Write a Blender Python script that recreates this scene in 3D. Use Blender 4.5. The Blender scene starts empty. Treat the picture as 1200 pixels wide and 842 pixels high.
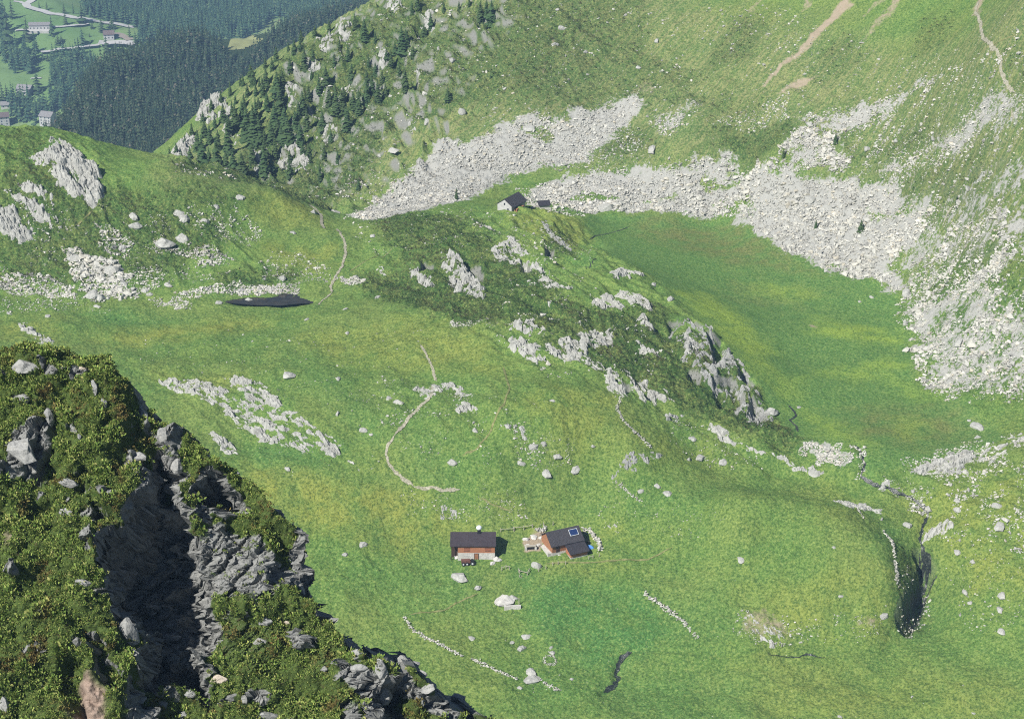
import bpy, bmesh, math, random
import numpy as np
from mathutils import Vector, Matrix
from mathutils.bvhtree import BVHTree
rng = np.random.default_rng(7)
random.seed(7)
scene = bpy.context.scene
COL = scene.collection
R = math.radians

# ------------------------------------------------------------------ camera
CAMZ, PITCH, F = 210.0, R(24.0), 2239.0
CP, SP = math.cos(PITCH), math.sin(PITCH)
cd = bpy.data.cameras.new('camera'); cam = bpy.data.objects.new('camera', cd); COL.objects.link(cam)
cam.location = (0, 0, CAMZ); cam.rotation_euler = (R(90) - PITCH, 0, 0)
cd.sensor_width = 36; cd.lens = 36 * F / 1200; cd.clip_end = 8000; cd.clip_start = 1
scene.camera = cam

def ray(u, v):
    a = (np.asarray(u, float) - 600) / F; b = (np.asarray(v, float) - 421) / F
    return a, CP - b * SP, -SP - b * CP
def at_z(u, v, z):
    dx, dy, dz = ray(u, v); t = (z - CAMZ) / dz
    return dx * t, dy * t
def at_y(u, v, y):
    dx, dy, dz = ray(u, v); t = y / dy
    return dx * t, y, CAMZ + dz * t
def project(x, y, z):
    zz = z - CAMZ
    f = y * CP - zz * SP; up = y * SP + zz * CP
    return 600 + F * x / f, 421 - F * up / f
def px_size(x, y, z):                       # metres per photo pixel at a point
    return np.sqrt(x * x + y * y + (z - CAMZ) ** 2) / F

# ------------------------------------------------------------------ noise
_perm = rng.permutation(256); _perm = np.concatenate([_perm, _perm, _perm])
_ga = np.linspace(0, 2 * np.pi, 256, endpoint=False); _gx, _gy = np.cos(_ga), np.sin(_ga)
def perlin(x, y, seed=0):
    x = np.asarray(x, float) + seed * 17.31; y = np.asarray(y, float) - seed * 9.77
    xi = np.floor(x).astype(np.int64); yi = np.floor(y).astype(np.int64)
    xf = x - xi; yf = y - yi; xi &= 255; yi &= 255
    u = xf * xf * xf * (xf * (xf * 6 - 15) + 10); v = yf * yf * yf * (yf * (yf * 6 - 15) + 10)
    def g(ix, iy, dx, dy):
        h = _perm[_perm[ix & 255] + (iy & 255)]
        return _gx[h] * dx + _gy[h] * dy
    a = g(xi, yi, xf, yf); b = g(xi + 1, yi, xf - 1, yf)
    c = g(xi, yi + 1, xf, yf - 1); d = g(xi + 1, yi + 1, xf - 1, yf - 1)
    return ((a + u * (b - a)) * (1 - v) + (c + u * (d - c)) * v) * 1.5
def fbm(x, y, oct=3, seed=0, gain=.5):
    s = 0; amp = 1.
    for i in range(oct):
        s = s + amp * perlin(x * 2 ** i, y * 2 ** i, seed + i * 3); amp *= gain
    return s
def cells(x, y, seed=0, jit=.9):
    """Voronoi blocks: (random per cell, second random, offset to cell centre x/y, distance to border)."""
    xi = np.floor(x).astype(np.int64); yi = np.floor(y).astype(np.int64)
    d1 = np.full(x.shape, 9e9); d2 = d1.copy()
    r1 = np.zeros(x.shape); r2 = r1.copy(); ox = r1.copy(); oy = r1.copy()
    for j in (-1, 0, 1):
        for i in (-1, 0, 1):
            cx = xi + i; cy = yi + j
            h = _perm[_perm[(cx + seed * 7) & 255] + (cy & 255)]
            h2 = _perm[h + 57]; h3 = _perm[h2 + 101]
            px = cx + .5 + jit * (h / 255. - .5); py = cy + .5 + jit * (h2 / 255. - .5)
            dx = x - px; dy = y - py; d = dx * dx + dy * dy
            m = d < d1
            d2 = np.where(m, d1, np.minimum(d2, d))
            d1 = np.where(m, d, d1)
            r1 = np.where(m, h3 / 255., r1); r2 = np.where(m, _perm[h3 + 31] / 255., r2)
            ox = np.where(m, dx, ox); oy = np.where(m, dy, oy)
    return r1, r2, ox, oy, np.sqrt(d2) - np.sqrt(d1)
def sstep(a, b, x):
    t = np.clip((x - a) / (b - a), 0, 1); return t * t * (3 - 2 * t)

# ------------------------------------------------------------------ polygons
def sdf(poly, X, Y):
    """signed distance, positive inside"""
    P = np.asarray(poly, float); n = len(P)
    d = np.full(X.shape, 1e18); ins = np.zeros(X.shape, bool)
    for i in range(n):
        ax, ay = P[i]; bx, by = P[(i + 1) % n]
        ex, ey = bx - ax, by - ay; wx, wy = X - ax, Y - ay
        t = np.clip((wx * ex + wy * ey) / (ex * ex + ey * ey + 1e-9), 0, 1)
        d = np.minimum(d, (wx - ex * t) ** 2 + (wy - ey * t) ** 2)
        c = ((ay > Y) != (by > Y))
        if ey != 0: ins ^= c & (X < ex * (Y - ay) / ey + ax)
    d = np.sqrt(d)
    return np.where(ins, d, -d)
def line_dist(pts, X, Y):
    P = np.asarray(pts, float); d = np.full(X.shape, 1e18)
    for i in range(len(P) - 1):
        ax, ay = P[i]; ex, ey = P[i + 1] - P[i]; wx, wy = X - ax, Y - ay
        t = np.clip((wx * ex + wy * ey) / (ex * ex + ey * ey + 1e-9), 0, 1)
        d = np.minimum(d, (wx - ex * t) ** 2 + (wy - ey * t) ** 2)
    return np.sqrt(d)

class Grid:
    """a world-space raster sampled bilinearly"""
    def __init__(s, x0, x1, y0, y1, step, val=0.):
        s.x0, s.y0, s.st = x0, y0, step
        s.nx = int((x1 - x0) / step) + 1; s.ny = int((y1 - y0) / step) + 1
        s.a = np.full((s.ny, s.nx), val)
        s.X, s.Y = None, None
    def coords(s):
        return np.meshgrid(s.x0 + np.arange(s.nx) * s.st, s.y0 + np.arange(s.ny) * s.st)
    def sample(s, x, y):
        fx = np.clip((np.asarray(x, float) - s.x0) / s.st, 0, s.nx - 1.001); fy = np.clip((np.asarray(y, float) - s.y0) / s.st, 0, s.ny - 1.001)
        ix = fx.astype(np.int64); iy = fy.astype(np.int64); fx = fx - ix; fy = fy - iy
        a = s.a
        return (a[iy, ix] * (1 - fx) + a[iy, ix + 1] * fx) * (1 - fy) + (a[iy + 1, ix] * (1 - fx) + a[iy + 1, ix + 1] * fx) * fy
    def _box(s, P, pad):
        P = np.asarray(P, float)
        i0 = max(0, int((P[:, 0].min() - pad - s.x0) / s.st)); i1 = min(s.nx, int((P[:, 0].max() + pad - s.x0) / s.st) + 2)
        j0 = max(0, int((P[:, 1].min() - pad - s.y0) / s.st)); j1 = min(s.ny, int((P[:, 1].max() + pad - s.y0) / s.st) + 2)
        if i1 <= i0 or j1 <= j0: return None
        X, Y = np.meshgrid(s.x0 + np.arange(i0, i1) * s.st, s.y0 + np.arange(j0, j1) * s.st)
        return (slice(j0, j1), slice(i0, i1)), X, Y
    def paint(s, poly, val=1., soft=2., mode='max'):
        b = s._box(poly, soft)
        if b is None: return
        sl, X, Y = b; m = sstep(-soft, soft, sdf(poly, X, Y))
        if mode == 'max': s.a[sl] = np.maximum(s.a[sl], m * val)
        elif mode == 'set': s.a[sl] = s.a[sl] * (1 - m) + val * m
        else: s.a[sl] += m * val
    def stroke(s, pts, w, val=1., soft=1., mode='max'):
        b = s._box(pts, w + soft)
        if b is None: return
        sl, X, Y = b; m = 1 - sstep(w - soft, w + soft, line_dist(pts, X, Y))
        if mode == 'max': s.a[sl] = np.maximum(s.a[sl], m * val)
        elif mode == 'set': s.a[sl] = s.a[sl] * (1 - m) + val * m
        else: s.a[sl] += m * val

def tps(pts, smooth=0.):
    P = np.asarray(pts, float); xy = P[:, :2] / 100.; n = len(P)
    def U(r2): return np.where(r2 > 0, r2 * np.log(r2 + 1e-12), 0)
    K = U(((xy[:, None] - xy[None]) ** 2).sum(-1)) + np.eye(n) * smooth
    Pm = np.c_[np.ones(n), xy]
    A = np.zeros((n + 3, n + 3)); A[:n, :n] = K; A[:n, n:] = Pm; A[n:, :n] = Pm.T
    w = np.linalg.solve(A, np.r_[P[:, 2], 0, 0, 0])
    def f(X, Y):
        X = X / 100.; Y = Y / 100.; out = w[n] + w[n + 1] * X + w[n + 2] * Y
        for i in range(n):
            r2 = (X - xy[i, 0]) ** 2 + (Y - xy[i, 1]) ** 2
            out = out + w[i] * U(r2)
        return out
    return f

# ------------------------------------------------------------------ objects
def link(o, parent=None):
    COL.objects.link(o)
    if parent: o.parent = parent
    return o
def tag(o, label=None, cat=None, group=None, kind=None):
    if label: o['label'] = label
    if cat: o['category'] = cat
    if group: o['group'] = group
    if kind: o['kind'] = kind
    return o
def raw_mesh(name, V, faces, k, mat=None, smooth=False, mat_idx=None):
    """V (n,3), faces (m,k) all k-gons"""
    me = bpy.data.meshes.new(name); V = np.ascontiguousarray(V, np.float32); faces = np.ascontiguousarray(faces, np.int32)
    m = len(faces)
    me.vertices.add(len(V)); me.vertices.foreach_set('co', V.ravel())
    me.loops.add(m * k); me.loops.foreach_set('vertex_index', faces.ravel())
    me.polygons.add(m); me.polygons.foreach_set('loop_start', np.arange(m, dtype=np.int32) * k)
    me.polygons.foreach_set('loop_total', np.full(m, k, np.int32))
    me.polygons.foreach_set('use_smooth', np.full(m, smooth, bool))
    if mat: me.materials.append(mat)
    me.update(calc_edges=True)
    return me
def attr(me, name, arr):
    a = me.color_attributes.new(name, 'FLOAT_COLOR', 'POINT')
    arr = np.ascontiguousarray(arr, np.float32)
    if arr.shape[1] == 3: arr = np.c_[arr, np.ones(len(arr), np.float32)].astype(np.float32)
    a.data.foreach_set('color', np.ascontiguousarray(arr).ravel())
def grid_faces(ny, nx):
    i = np.arange(ny * nx).reshape(ny, nx)
    return np.stack([i[:-1, :-1], i[:-1, 1:], i[1:, 1:], i[1:, :-1]], -1).reshape(-1, 4)
def mesh_obj(name, me, parent=None):
    return link(bpy.data.objects.new(name, me), parent)
def empty(name, loc, rz=0.):
    o = bpy.data.objects.new(name, None); o.empty_display_size = .5; o.location = loc; o.rotation_euler = (0, 0, rz); return link(o)
def bm_obj(name, bm, mat, parent=None, smooth=False):
    me = bpy.data.meshes.new(name); bm.normal_update(); bm.to_mesh(me); bm.free(); me.materials.append(mat)
    if smooth: me.polygons.foreach_set('use_smooth', [True] * len(me.polygons))
    return mesh_obj(name, me, parent)
def box(bm, x0, x1, y0, y1, z0, z1, rz=0, c=(0, 0, 0)):
    r = bmesh.ops.create_cube(bm, size=1)
    M = Matrix.Translation(c) @ Matrix.Rotation(rz, 4, 'Z') @ Matrix.Translation(((x0 + x1) / 2, (y0 + y1) / 2, (z0 + z1) / 2)) @ Matrix.Diagonal((x1 - x0, y1 - y0, z1 - z0, 1))
    bmesh.ops.transform(bm, matrix=M, verts=r['verts']); return r['verts']
def bar(bm, a, b, w, seg=6):
    a, b = Vector(a), Vector(b); d = b - a
    r = bmesh.ops.create_cone(bm, cap_ends=True, segments=seg, radius1=w, radius2=w, depth=d.length)
    M = Matrix.Translation((a + b) / 2) @ d.to_track_quat('Z', 'Y').to_matrix().to_4x4()
    bmesh.ops.transform(bm, matrix=M, verts=r['verts'])
def quadbm(bm, pts):
    return bm.faces.new([bm.verts.new(p) for p in pts])

# ------------------------------------------------------------------ materials
class NT:
    def __init__(s, name, rough=.9, spec=.2):
        s.m = bpy.data.materials.new(name); s.m.use_nodes = True; s.t = s.m.node_tree
        s.b = s.t.nodes['Principled BSDF']; s.b.inputs['Roughness'].default_value = rough
        s.b.inputs['Specular IOR Level'].default_value = spec
        s.co = s.t.nodes.new('ShaderNodeTexCoord').outputs['Object']
    def lk(s, a, b):
        if isinstance(a, (int, float)): b.default_value = a
        elif isinstance(a, tuple): b.default_value = a if len(a) == 4 else (*a, 1)
        else: s.t.links.new(a, b)
    def attr(s, name):
        n = s.t.nodes.new('ShaderNodeAttribute'); n.attribute_name = name
        sp = s.t.nodes.new('ShaderNodeSeparateColor'); s.t.links.new(n.outputs['Color'], sp.inputs[0])
        return sp.outputs[0], sp.outputs[1], sp.outputs[2], n.outputs['Alpha']
    def noise(s, scale, detail=3, rough=.55, vec=None, dist=0.):
        n = s.t.nodes.new('ShaderNodeTexNoise'); n.inputs['Scale'].default_value = scale
        n.inputs['Detail'].default_value = detail; n.inputs['Roughness'].default_value = rough; n.inputs['Distortion'].default_value = dist
        s.t.links.new(vec if vec else s.co, n.inputs['Vector']); return n.outputs['Fac']
    def voronoi(s, scale, vec=None, out='Distance', feat='F1'):
        n = s.t.nodes.new('ShaderNodeTexVoronoi'); n.feature = feat; n.inputs['Scale'].default_value = scale
        s.t.links.new(vec if vec else s.co, n.inputs['Vector']); return n.outputs[out]
    def mapping(s, scale=(1, 1, 1), rot=(0, 0, 0)):
        n = s.t.nodes.new('ShaderNodeMapping'); n.inputs['Scale'].default_value = scale; n.inputs['Rotation'].default_value = rot
        s.t.links.new(s.co, n.inputs['Vector']); return n.outputs[0]
    def math(s, op, a, b=0., clamp=False):
        n = s.t.nodes.new('ShaderNodeMath'); n.operation = op; n.use_clamp = clamp
        s.lk(a, n.inputs[0]); s.lk(b, n.inputs[1]); return n.outputs[0]
    def step(s, x, lo, hi):
        n = s.t.nodes.new('ShaderNodeMapRange'); n.interpolation_type = 'SMOOTHSTEP'
        s.lk(x, n.inputs['Value']); n.inputs['From Min'].default_value = lo; n.inputs['From Max'].default_value = hi; return n.outputs[0]
    def mix(s, f, a, b, mode='MIX'):
        n = s.t.nodes.new('ShaderNodeMix'); n.data_type = 'RGBA'; n.blend_type = mode
        s.lk(f, n.inputs[0]); s.lk(a, n.inputs[6]); s.lk(b, n.inputs[7]); return n.outputs[2]
    def ramp(s, f, stops):
        n = s.t.nodes.new('ShaderNodeValToRGB'); e = n.color_ramp.elements
        while len(e) < len(stops): e.new(.5)
        for i, (p, c) in enumerate(stops): e[i].position = p; e[i].color = (*c, 1)
        s.lk(f, n.inputs[0]); return n.outputs[0]
    def bump(s, h, strength=.5, dist=.1, prev=None):
        n = s.t.nodes.new('ShaderNodeBump'); n.inputs['Strength'].default_value = strength; n.inputs['Distance'].default_value = dist
        s.lk(h, n.inputs['Height'])
        if prev: s.t.links.new(prev, n.inputs['Normal'])
        s.t.links.new(n.outputs[0], s.b.inputs['Normal']); return n.outputs[0]
    def base(s, c): s.lk(c, s.b.inputs['Base Color'])

def plain(name, c, rough=.8, var=.25, scale=1.5, spec=.3, bump=0.):
    t = NT(name, rough, spec); n = t.noise(scale, 4)
    lo = tuple(x * (1 - var) for x in c); hi = tuple(min(1, x * (1 + var)) for x in c)
    t.base(t.ramp(n, [(.3, lo), (.7, hi)]))
    if bump: t.bump(n, bump, .05)
    return t.m
# ------------------------------------------------------------------ near terrain
CP_PX = [  # (u, v, z) as seen in the photograph, heights relative to the bog meadow
 # bog meadow
 (705,254,0),(780,254,0),(855,254,0),(760,290,0),(830,300,0),(900,300,0),(960,322,0),(1015,345,0),(900,370,0),(1000,395,0),(850,345,0),
 (960,450,0),(1065,430,0),(1000,495,0),(1095,480,0),(1150,510,.2),(1040,540,0),(930,420,0),(1060,500,0),(925,475,0),
 # middle ridge
 (740,321,9.5),(700,302,8),(672,272,5),(655,258,8),(620,262,10),(600,246,9),(572,246,9),(520,241,9),(480,251,9),(425,258,8),
 (560,300,13),(640,330,14),(520,330,10),(450,300,9),(450,360,9),(380,300,7),(400,340,5),(320,352,3.6),(300,346,3.6),(345,354,3.6),(300,310,7.5),
 (560,370,14),(640,400,15),(700,400,13.5),(760,400,11),(722,350,12),(500,400,11),(420,400,8),(300,400,4.5),(200,380,3),(100,380,3),(30,370,4),
 (30,402,5),(200,430,3),(280,440,5.5),(240,410,3),(350,440,6.5),(430,440,8),(500,450,9),(560,460,10),(640,450,12),(700,465,10.5),(765,465,7),
 (788,352,8.6),(812,380,8),(845,412,7.5),(870,438,6),(890,462,3.5),(900,484,.8),(800,440,8.5),(830,480,3.5),(850,500,2),(880,515,.5),
 (800,520,1),(740,540,2),(660,520,5),(580,530,4),(500,530,3),(430,540,1),(330,500,3),(380,560,-1),(300,540,0),(250,500,1.5),
 (300,580,-3),(400,600,-6),(480,590,-6),(540,602,-8),(620,600,-8),(700,600,-8),(680,570,-4),(760,590,-5),(800,622,-8),(850,570,-3.6),
 (935,520,-.2),(975,540,-.8),(1010,560,-2),
 # round grass knoll and ravine
 (960,590,.6),(900,594,-.4),(850,606,-2.6),(1005,596,-.6),(960,566,-4.8),(900,566,-4.8),(1010,574,-4.6),(815,640,-9.5),(850,636,-7),(900,624,-4.8),(950,650,-6.6),(1020,612,-2.6),(1045,640,-5.4),(1052,690,-11.5),(900,700,-14),(950,752,-19.5),(860,752,-19.5),(1040,742,-19),
 (1088,700,-18),(1077,735,-20),(1072,592,-4.5),(1086,600,-5.5),(1080,662,-12),
 (1110,650,-9),(1122,700,-14),(1150,600,-2),(1190,560,3),(1190,640,-4),(1190,720,-11),(1100,762,-19),(1190,780,-17),(1040,575,-3),(1100,575,-1.5),
 # hut terrace and lower meadow
 (555,656,-13),(660,652,-13),(610,652,-13),(760,650,-11.5),(500,650,-13),(420,640,-11),(360,640,-11),(535,625,-11),(690,625,-11.2),
 (600,700,-17.5),(700,722,-19.5),(800,720,-17.5),(500,720,-19),(400,700,-17),(600,770,-22.5),(720,782,-24),(840,790,-23),(950,800,-22),
 (700,835,-26),(600,835,-26),(900,835,-25),(1100,835,-22.5),(1190,835,-20.5),(400,800,-25),(300,750,-21),(200,560,-1),(100,520,0),(0,480,1),(0,600,-6),(100,700,-17),(0,800,-25),
 # right slope
 (1190,512,4),(1120,545,.5),(1200,480,5),(1120,440,2),(1082,402,1),(1000,282,6),(1000,200,19),(1000,100,38.6),(1000,0,58),(1200,0,77),(1200,100,60),(1200,200,44),(1200,300,28.6),(1200,400,14.7),
 (1090,340,6),(1100,230,25),(1060,320,4.5),(930,278,3),
 # mountain foot
 (600,225,3),(700,235,2),(760,240,1.2),(600,200,6.5),(600,180,10.5),(800,228,4),(800,180,15),(800,100,29),(800,0,48.6),(600,100,26),(600,0,46),(450,80,21),(450,150,10),
 (420,240,4),(460,235,4.5),(520,215,5),(870,215,9),(900,180,20),(700,130,20),(520,130,17),
 # left knoll
 (45,157,32),(0,155,31),(90,190,28),(120,203,25.5),(200,213,24),(270,217,21),(330,229,15),(375,247,9),(100,240,20),(50,240,21),(0,240,21),(100,290,11),
 (200,270,14),(280,260,13.5),(340,280,9.5),(230,310,8.5),(0,320,7.5),(100,330,6),(200,336,5.5),
]
CP_Y = [  # (u, v, distance)
 (300,200,650),(240,200,655),(195,190,680),(240,130,712),(310,80,720),(380,40,728),(460,0,740),(330,140,690),(390,80,700),(340,215,636),(270,195,652),
]
pts = [(*(float(q) for q in at_z(u, v, z)[:2]), z) for u, v, z in CP_PX]
pts += [tuple(float(q) for q in at_y(u, v, y)) for u, v, y in CP_Y]
def wx(u, y, z): return float((u - 600) / F / (CP - 0) * y * 1.02)
for u, y, z in [(-60,640,4),(60,640,2),(160,640,0),(260,615,2),(330,600,1),(-60,700,-45),(60,700,-40),(130,700,-32),(150,740,-52),(60,790,-75),(200,770,-48),
                (310,790,-18),(400,800,0),(470,815,15),(600,790,66),(800,790,85),(1000,760,98),(1250,700,118),(1250,600,88)]:
    pts.append((wx(u, y, z), y, z))
for x, y, z in [(128,330,-14),(-128,330,-24),(150,420,9),(165,480,45),(180,520,70),(-150,400,-6),(-170,470,6),(-190,540,24),(-195,580,34)]:
    pts.append((x, y, z))
_base = tps(pts, .0006)
HB = Grid(-335, 335, 312, 836, 1.0)
_X, _Y = HB.coords(); HB.a = _base(_X, _Y)

def H0(x, y): return HB.sample(x, y)
def W(u, v, hf=None):
    """first point of the terrain on the photo ray (arrays allowed)"""
    hf = hf or H0
    u = np.atleast_1d(np.asarray(u, float)); v = np.atleast_1d(np.asarray(v, float))
    ys = np.concatenate([np.arange(322, 832, .4)])
    dx, dy, dz = ray(u[:, None], v[:, None])
    x = dx / dy * ys; z = CAMZ + dz / dy * ys
    g = z - hf(x, np.broadcast_to(ys, x.shape))
    hit = (g <= 0); k = hit.argmax(1); k = np.where(hit.any(1), k, len(ys) - 1)
    k0 = np.maximum(k - 1, 0); r = np.arange(len(u)); g0, g1 = g[r, k0], g[r, k]
    t = np.where(np.abs(g0 - g1) > 1e-9, g0 / (g0 - g1 + 1e-12), 0); t = np.clip(t, 0, 1)
    y = ys[k0] + (ys[k] - ys[k0]) * t
    X = (dx / dy)[:, 0] * y
    return np.stack([X, y, hf(X, y)], -1)
def WP(poly): 
    p = np.asarray(poly, float); return W(p[:, 0], p[:, 1])[:, :2]
def blob(u, v, ru, rv, n=18, a=0.):
    t = np.linspace(0, 2 * np.pi, n, endpoint=False); ca, sa = math.cos(a), math.sin(a)
    return [(u + ru * math.cos(q) * ca - rv * math.sin(q) * sa, v + ru * math.cos(q) * sa + rv * math.sin(q) * ca) for q in t]

# ---- shape strokes that the control points are too coarse for
def Lg(): return Grid(-335, 335, 312, 836, .6)
D = Lg()
RAVINE = [(1078,648),(1086,668),(1078,690),(1074,705),(1064,722),(1058,732)]
BROOK_UP = [(1003,521),(1010,532),(1013,545),(1008,558),(1020,566),(1045,575),(1066,582),(1078,592),(1088,600),(1082,615),(1078,632),(1082,648),(1092,668)]
BROOK_LOW = [(1098,676),(1090,690),(1082,706),(1076,730),(1066,742),(1048,757),(1030,765),(990,766),(950,768),(905,765)]
BROOK_MEADOW = [(741,765),(730,771),(724,780),(722,790),(724,797),(718,804),(706,811)]
D.stroke(WP(RAVINE), 1.35, -5.2, .65, 'add')
D.stroke(WP(BROOK_UP), .8, -.7, .8, 'add'); D.stroke(WP(BROOK_LOW[:5]), 1., -.8, .9, 'add'); D.stroke(WP(BROOK_LOW[4:]), .5, -.4, .6, 'add'); D.stroke(WP(BROOK_MEADOW), .8, -.7, .7, 'add')
D.stroke(WP([(905,765),(870,768),(800,765),(742,764)]), .5, -.35, .6, 'add')
D.stroke(WP([(745,455),(780,475),(815,495),(860,525),(900,545),(940,560)]), 1.5, -.9, 2.2, 'add')
D.paint(WP([(785,385),(835,392),(848,410),(870,435),(882,452),(893,472),(870,470),(845,455),(820,440),(800,415)]), 1.8, 1.6, 'add')
D.paint(WP([(711,548),(735,532),(780,533),(775,545),(745,556),(718,568)]), .9, 1.2, 'add')
D.paint(WP([(476,309),(505,318),(520,300),(545,312),(565,345),(520,345),(490,335)]), 1.6, 2.2, 'add')
D.paint(WP([(470,560),(545,565),(560,580),(480,575)]), .8, 2., 'add')
POND = [(268,352),(277,349),(290,346),(310,347),(330,347),(352,348),(372,351),(364,355),(345,358),(325,359),(300,358),(274,356)]
D.paint(WP(POND), -.62, 1.3, 'add')
PITS = [[(828,398),(846,402),(852,424),(838,428)], [(834,446),(858,444),(872,470),(862,484),(842,476)], [(868,432),(884,446),(880,456),(866,446)], [(782,376),(796,378),(800,390),(786,390)], [(882,470),(900,488),(892,500),(876,488)],
        [(496,312),(506,314),(506,324),(494,324)], [(548,310),(562,314),(566,330),(552,326)], [(730,452),(738,453),(738,461),(730,461)],
        [(812,378),(822,384),(820,396),(812,392)], [(806,430),(818,436),(820,448),(808,444)], [(612,305),(620,308),(622,316),(613,314)], [(640,292),(646,292),(648,302),(641,302)]]
for p in PITS: D.paint(WP(p), -3.2, .7, 'add')
# ---- masks
BOG = [(690,251),(760,252),(860,251),(885,272),(902,284),(930,299),(955,307),(985,321),(1030,332),(1045,345),(1058,365),(1045,376),(1064,391),(1068,420),(1075,450),(1105,464),(1130,470),(1170,498),(1172,515),(1120,530),(1085,540),(1045,553),(1015,560),(1003,540),(1000,526),(960,516),(930,512),(912,490),(890,455),(860,420),(835,390),(800,352),(760,322),(715,300),(698,275)]
SCREE_A = [(405,252),(440,235),(470,212),(485,195),(500,182),(520,165),(545,165),(560,160),(600,140),(630,130),(650,142),(700,120),(742,113),(750,112),(748,130),(735,145),(720,155),(705,170),(690,185),(640,195),(600,205),(560,225),(540,235),(500,245),(470,250),(435,258)]
SCREE_B = [(690,248),(640,243),(612,232),(635,214),(700,202),(760,196),(820,187),(850,181),(900,196),(950,206),(1000,210),(1050,213),(1065,225),(1085,240),(1095,258),(1080,278),(1060,292),(1045,312),(1060,338),(1045,345),(1030,330),(985,320),(955,305),(925,297),(900,280),(885,270),(860,250),(800,250),(740,248)]
SCREE_C = [(1050,345),(1110,335),(1200,340),(1240,400),(1200,460),(1150,467),(1105,463),(1075,450),(1070,420),(1066,390),(1048,375),(1060,362)]
SCREE_D = [(934,137),(978,125),(1020,120),(1050,110),(1087,87),(1100,95),(1075,105),(1050,122),(1020,150),(982,160),(967,150),(940,140)]
SCREE_E = [(1050,180),(1105,165),(1130,135),(1150,118),(1177,102),(1195,106),(1215,125),(1170,142),(1140,160),(1090,200),(1060,212),(1030,205)]
SCREE_F = [(920,185),(935,145),(970,150),(985,165),(970,180),(935,200)]
SCREE_G = [(850,178),(905,186),(920,160),(940,150),(990,172),(1000,200),(960,204),(900,196)]
SCREE_H = [(1125,340),(1150,318),(1180,290),(1192,288),(1185,305),(1160,330),(1140,345)]
SCREE_I = [(757,140),(800,128),(815,118),(820,122),(805,140),(790,160),(770,155)]
Mg, My, Ms, Ml = Lg(), Lg(), Lg(), Lg()     # gravel, yellow, dark shrub, lush
Mp, Mb, Mt, Mr = Lg(), Lg(), Lg(), Lg()     # worn path, bog, beige soil, stony turf
Mb.paint(WP(BOG), 1, 1.5)
for p in (SCREE_A, SCREE_B): Mg.paint(WP(p), 1, 5)
for p in (SCREE_D, SCREE_E, SCREE_F, SCREE_H): Mg.paint(WP(p), .7, 5)
for p in (SCREE_C, SCREE_G, SCREE_I): Mg.paint(WP(p), .56, 5)
for p, v in [([(1035,300),(1090,240),(1140,205),(1240,170),(1260,350),(1060,345)], .45), ([(1000,205),(1100,150),(1210,105),(1220,150),(1090,215)], .4)]: Mg.paint(WP(p), v, 6)
Mg.paint(WP([(934,522),(962,520),(997,527),(1000,540),(985,548),(965,540),(935,530)]), .6, 1)
for b in [(700,232,30,5),(845,212,25,8),(860,250-10,30,4),(775,232,22,4),(660,205,20,4),(1040,250,30,5),(1085,190,30,10),(625,150,16,4),(640,158,10,5),(645,240,12,4)]:
    Mg.paint(WP(blob(*b)), .1, 3, 'set')
# stony turf: little stones all over
for p, v in [([(900,140),(1100,80),(1200,60),(1240,480),(1110,470),(1060,300),(1000,200)], .75), ([(1040,560),(1200,500),(1230,700),(1110,650)], .55),
             ([(560,240),(700,250),(760,330),(880,450),(960,550),(800,510),(600,430),(440,320)], .45), ([(0,200),(250,220),(330,330),(0,350)], .5),
             ([(350,0),(520,0),(520,120),(430,240),(200,200)], .55), ([(520,0),(900,0),(900,120),(520,150)], .25), ([(450,440),(620,480),(700,560),(520,620),(470,560)], .35)]:
    Mr.paint(WP(p), v, 8)
# yellow-green turf
for p, v in [([(290,540),(345,555),(430,568),(480,580),(520,600),(560,612),(470,640),(400,625),(340,600),(290,575)], 1.),
             ([(150,380),(300,372),(320,378),(240,395),(150,405),(110,398)], .75), ([(310,283),(390,290),(400,310),(370,320),(310,300)], .8),
             ([(300,225),(370,245),(375,262),(330,260),(300,245)], .8), ([(340,395),(480,370),(560,385),(600,440),(470,430),(380,420)], .6),
             ([(640,455),(720,470),(740,520),(660,525),(600,480)], .6), ([(740,500),(830,520),(860,535),(760,540)], .5),
             ([(590,245),(660,250),(715,285),(700,300),(650,290),(600,258)], .65), ([(960,565),(1030,590),(1060,620),(960,600)], .4),
             ([(1050,590),(1200,540),(1230,680),(1120,720),(1090,640)], .65), ([(620,605),(720,602),(760,625),(700,640),(610,640)], .5),
             ([(600,665),(690,655),(720,640),(730,680),(640,690)], .4), ([(850,690),(1050,690),(1040,750),(860,755)], .55),
             ([(390,540),(440,545),(430,556),(380,550)], .9), ([(180,440),(280,435),(290,450),(220,450)], .7),
             ([(860,760),(1100,790),(1200,800),(1200,842),(900,842)], .35), ([(1050,200),(1200,150),(1240,330),(1100,310)], .55),
             ([(380,60),(470,0),(520,0),(480,60),(420,110),(350,150)], .5), ([(420,190),(540,120),(560,140),(480,190)], .5), ([(700,0),(900,0),(950,100),(880,150),(760,110)], .5),
             ([(960,60),(1130,20),(1170,80),(1060,110),(960,120)], .35), ([(560,600),(680,590),(760,605),(640,612)], .5), ([(0,375),(60,385),(70,400),(0,398)], .7)]:
    My.paint(WP(p), v, 5)
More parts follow.
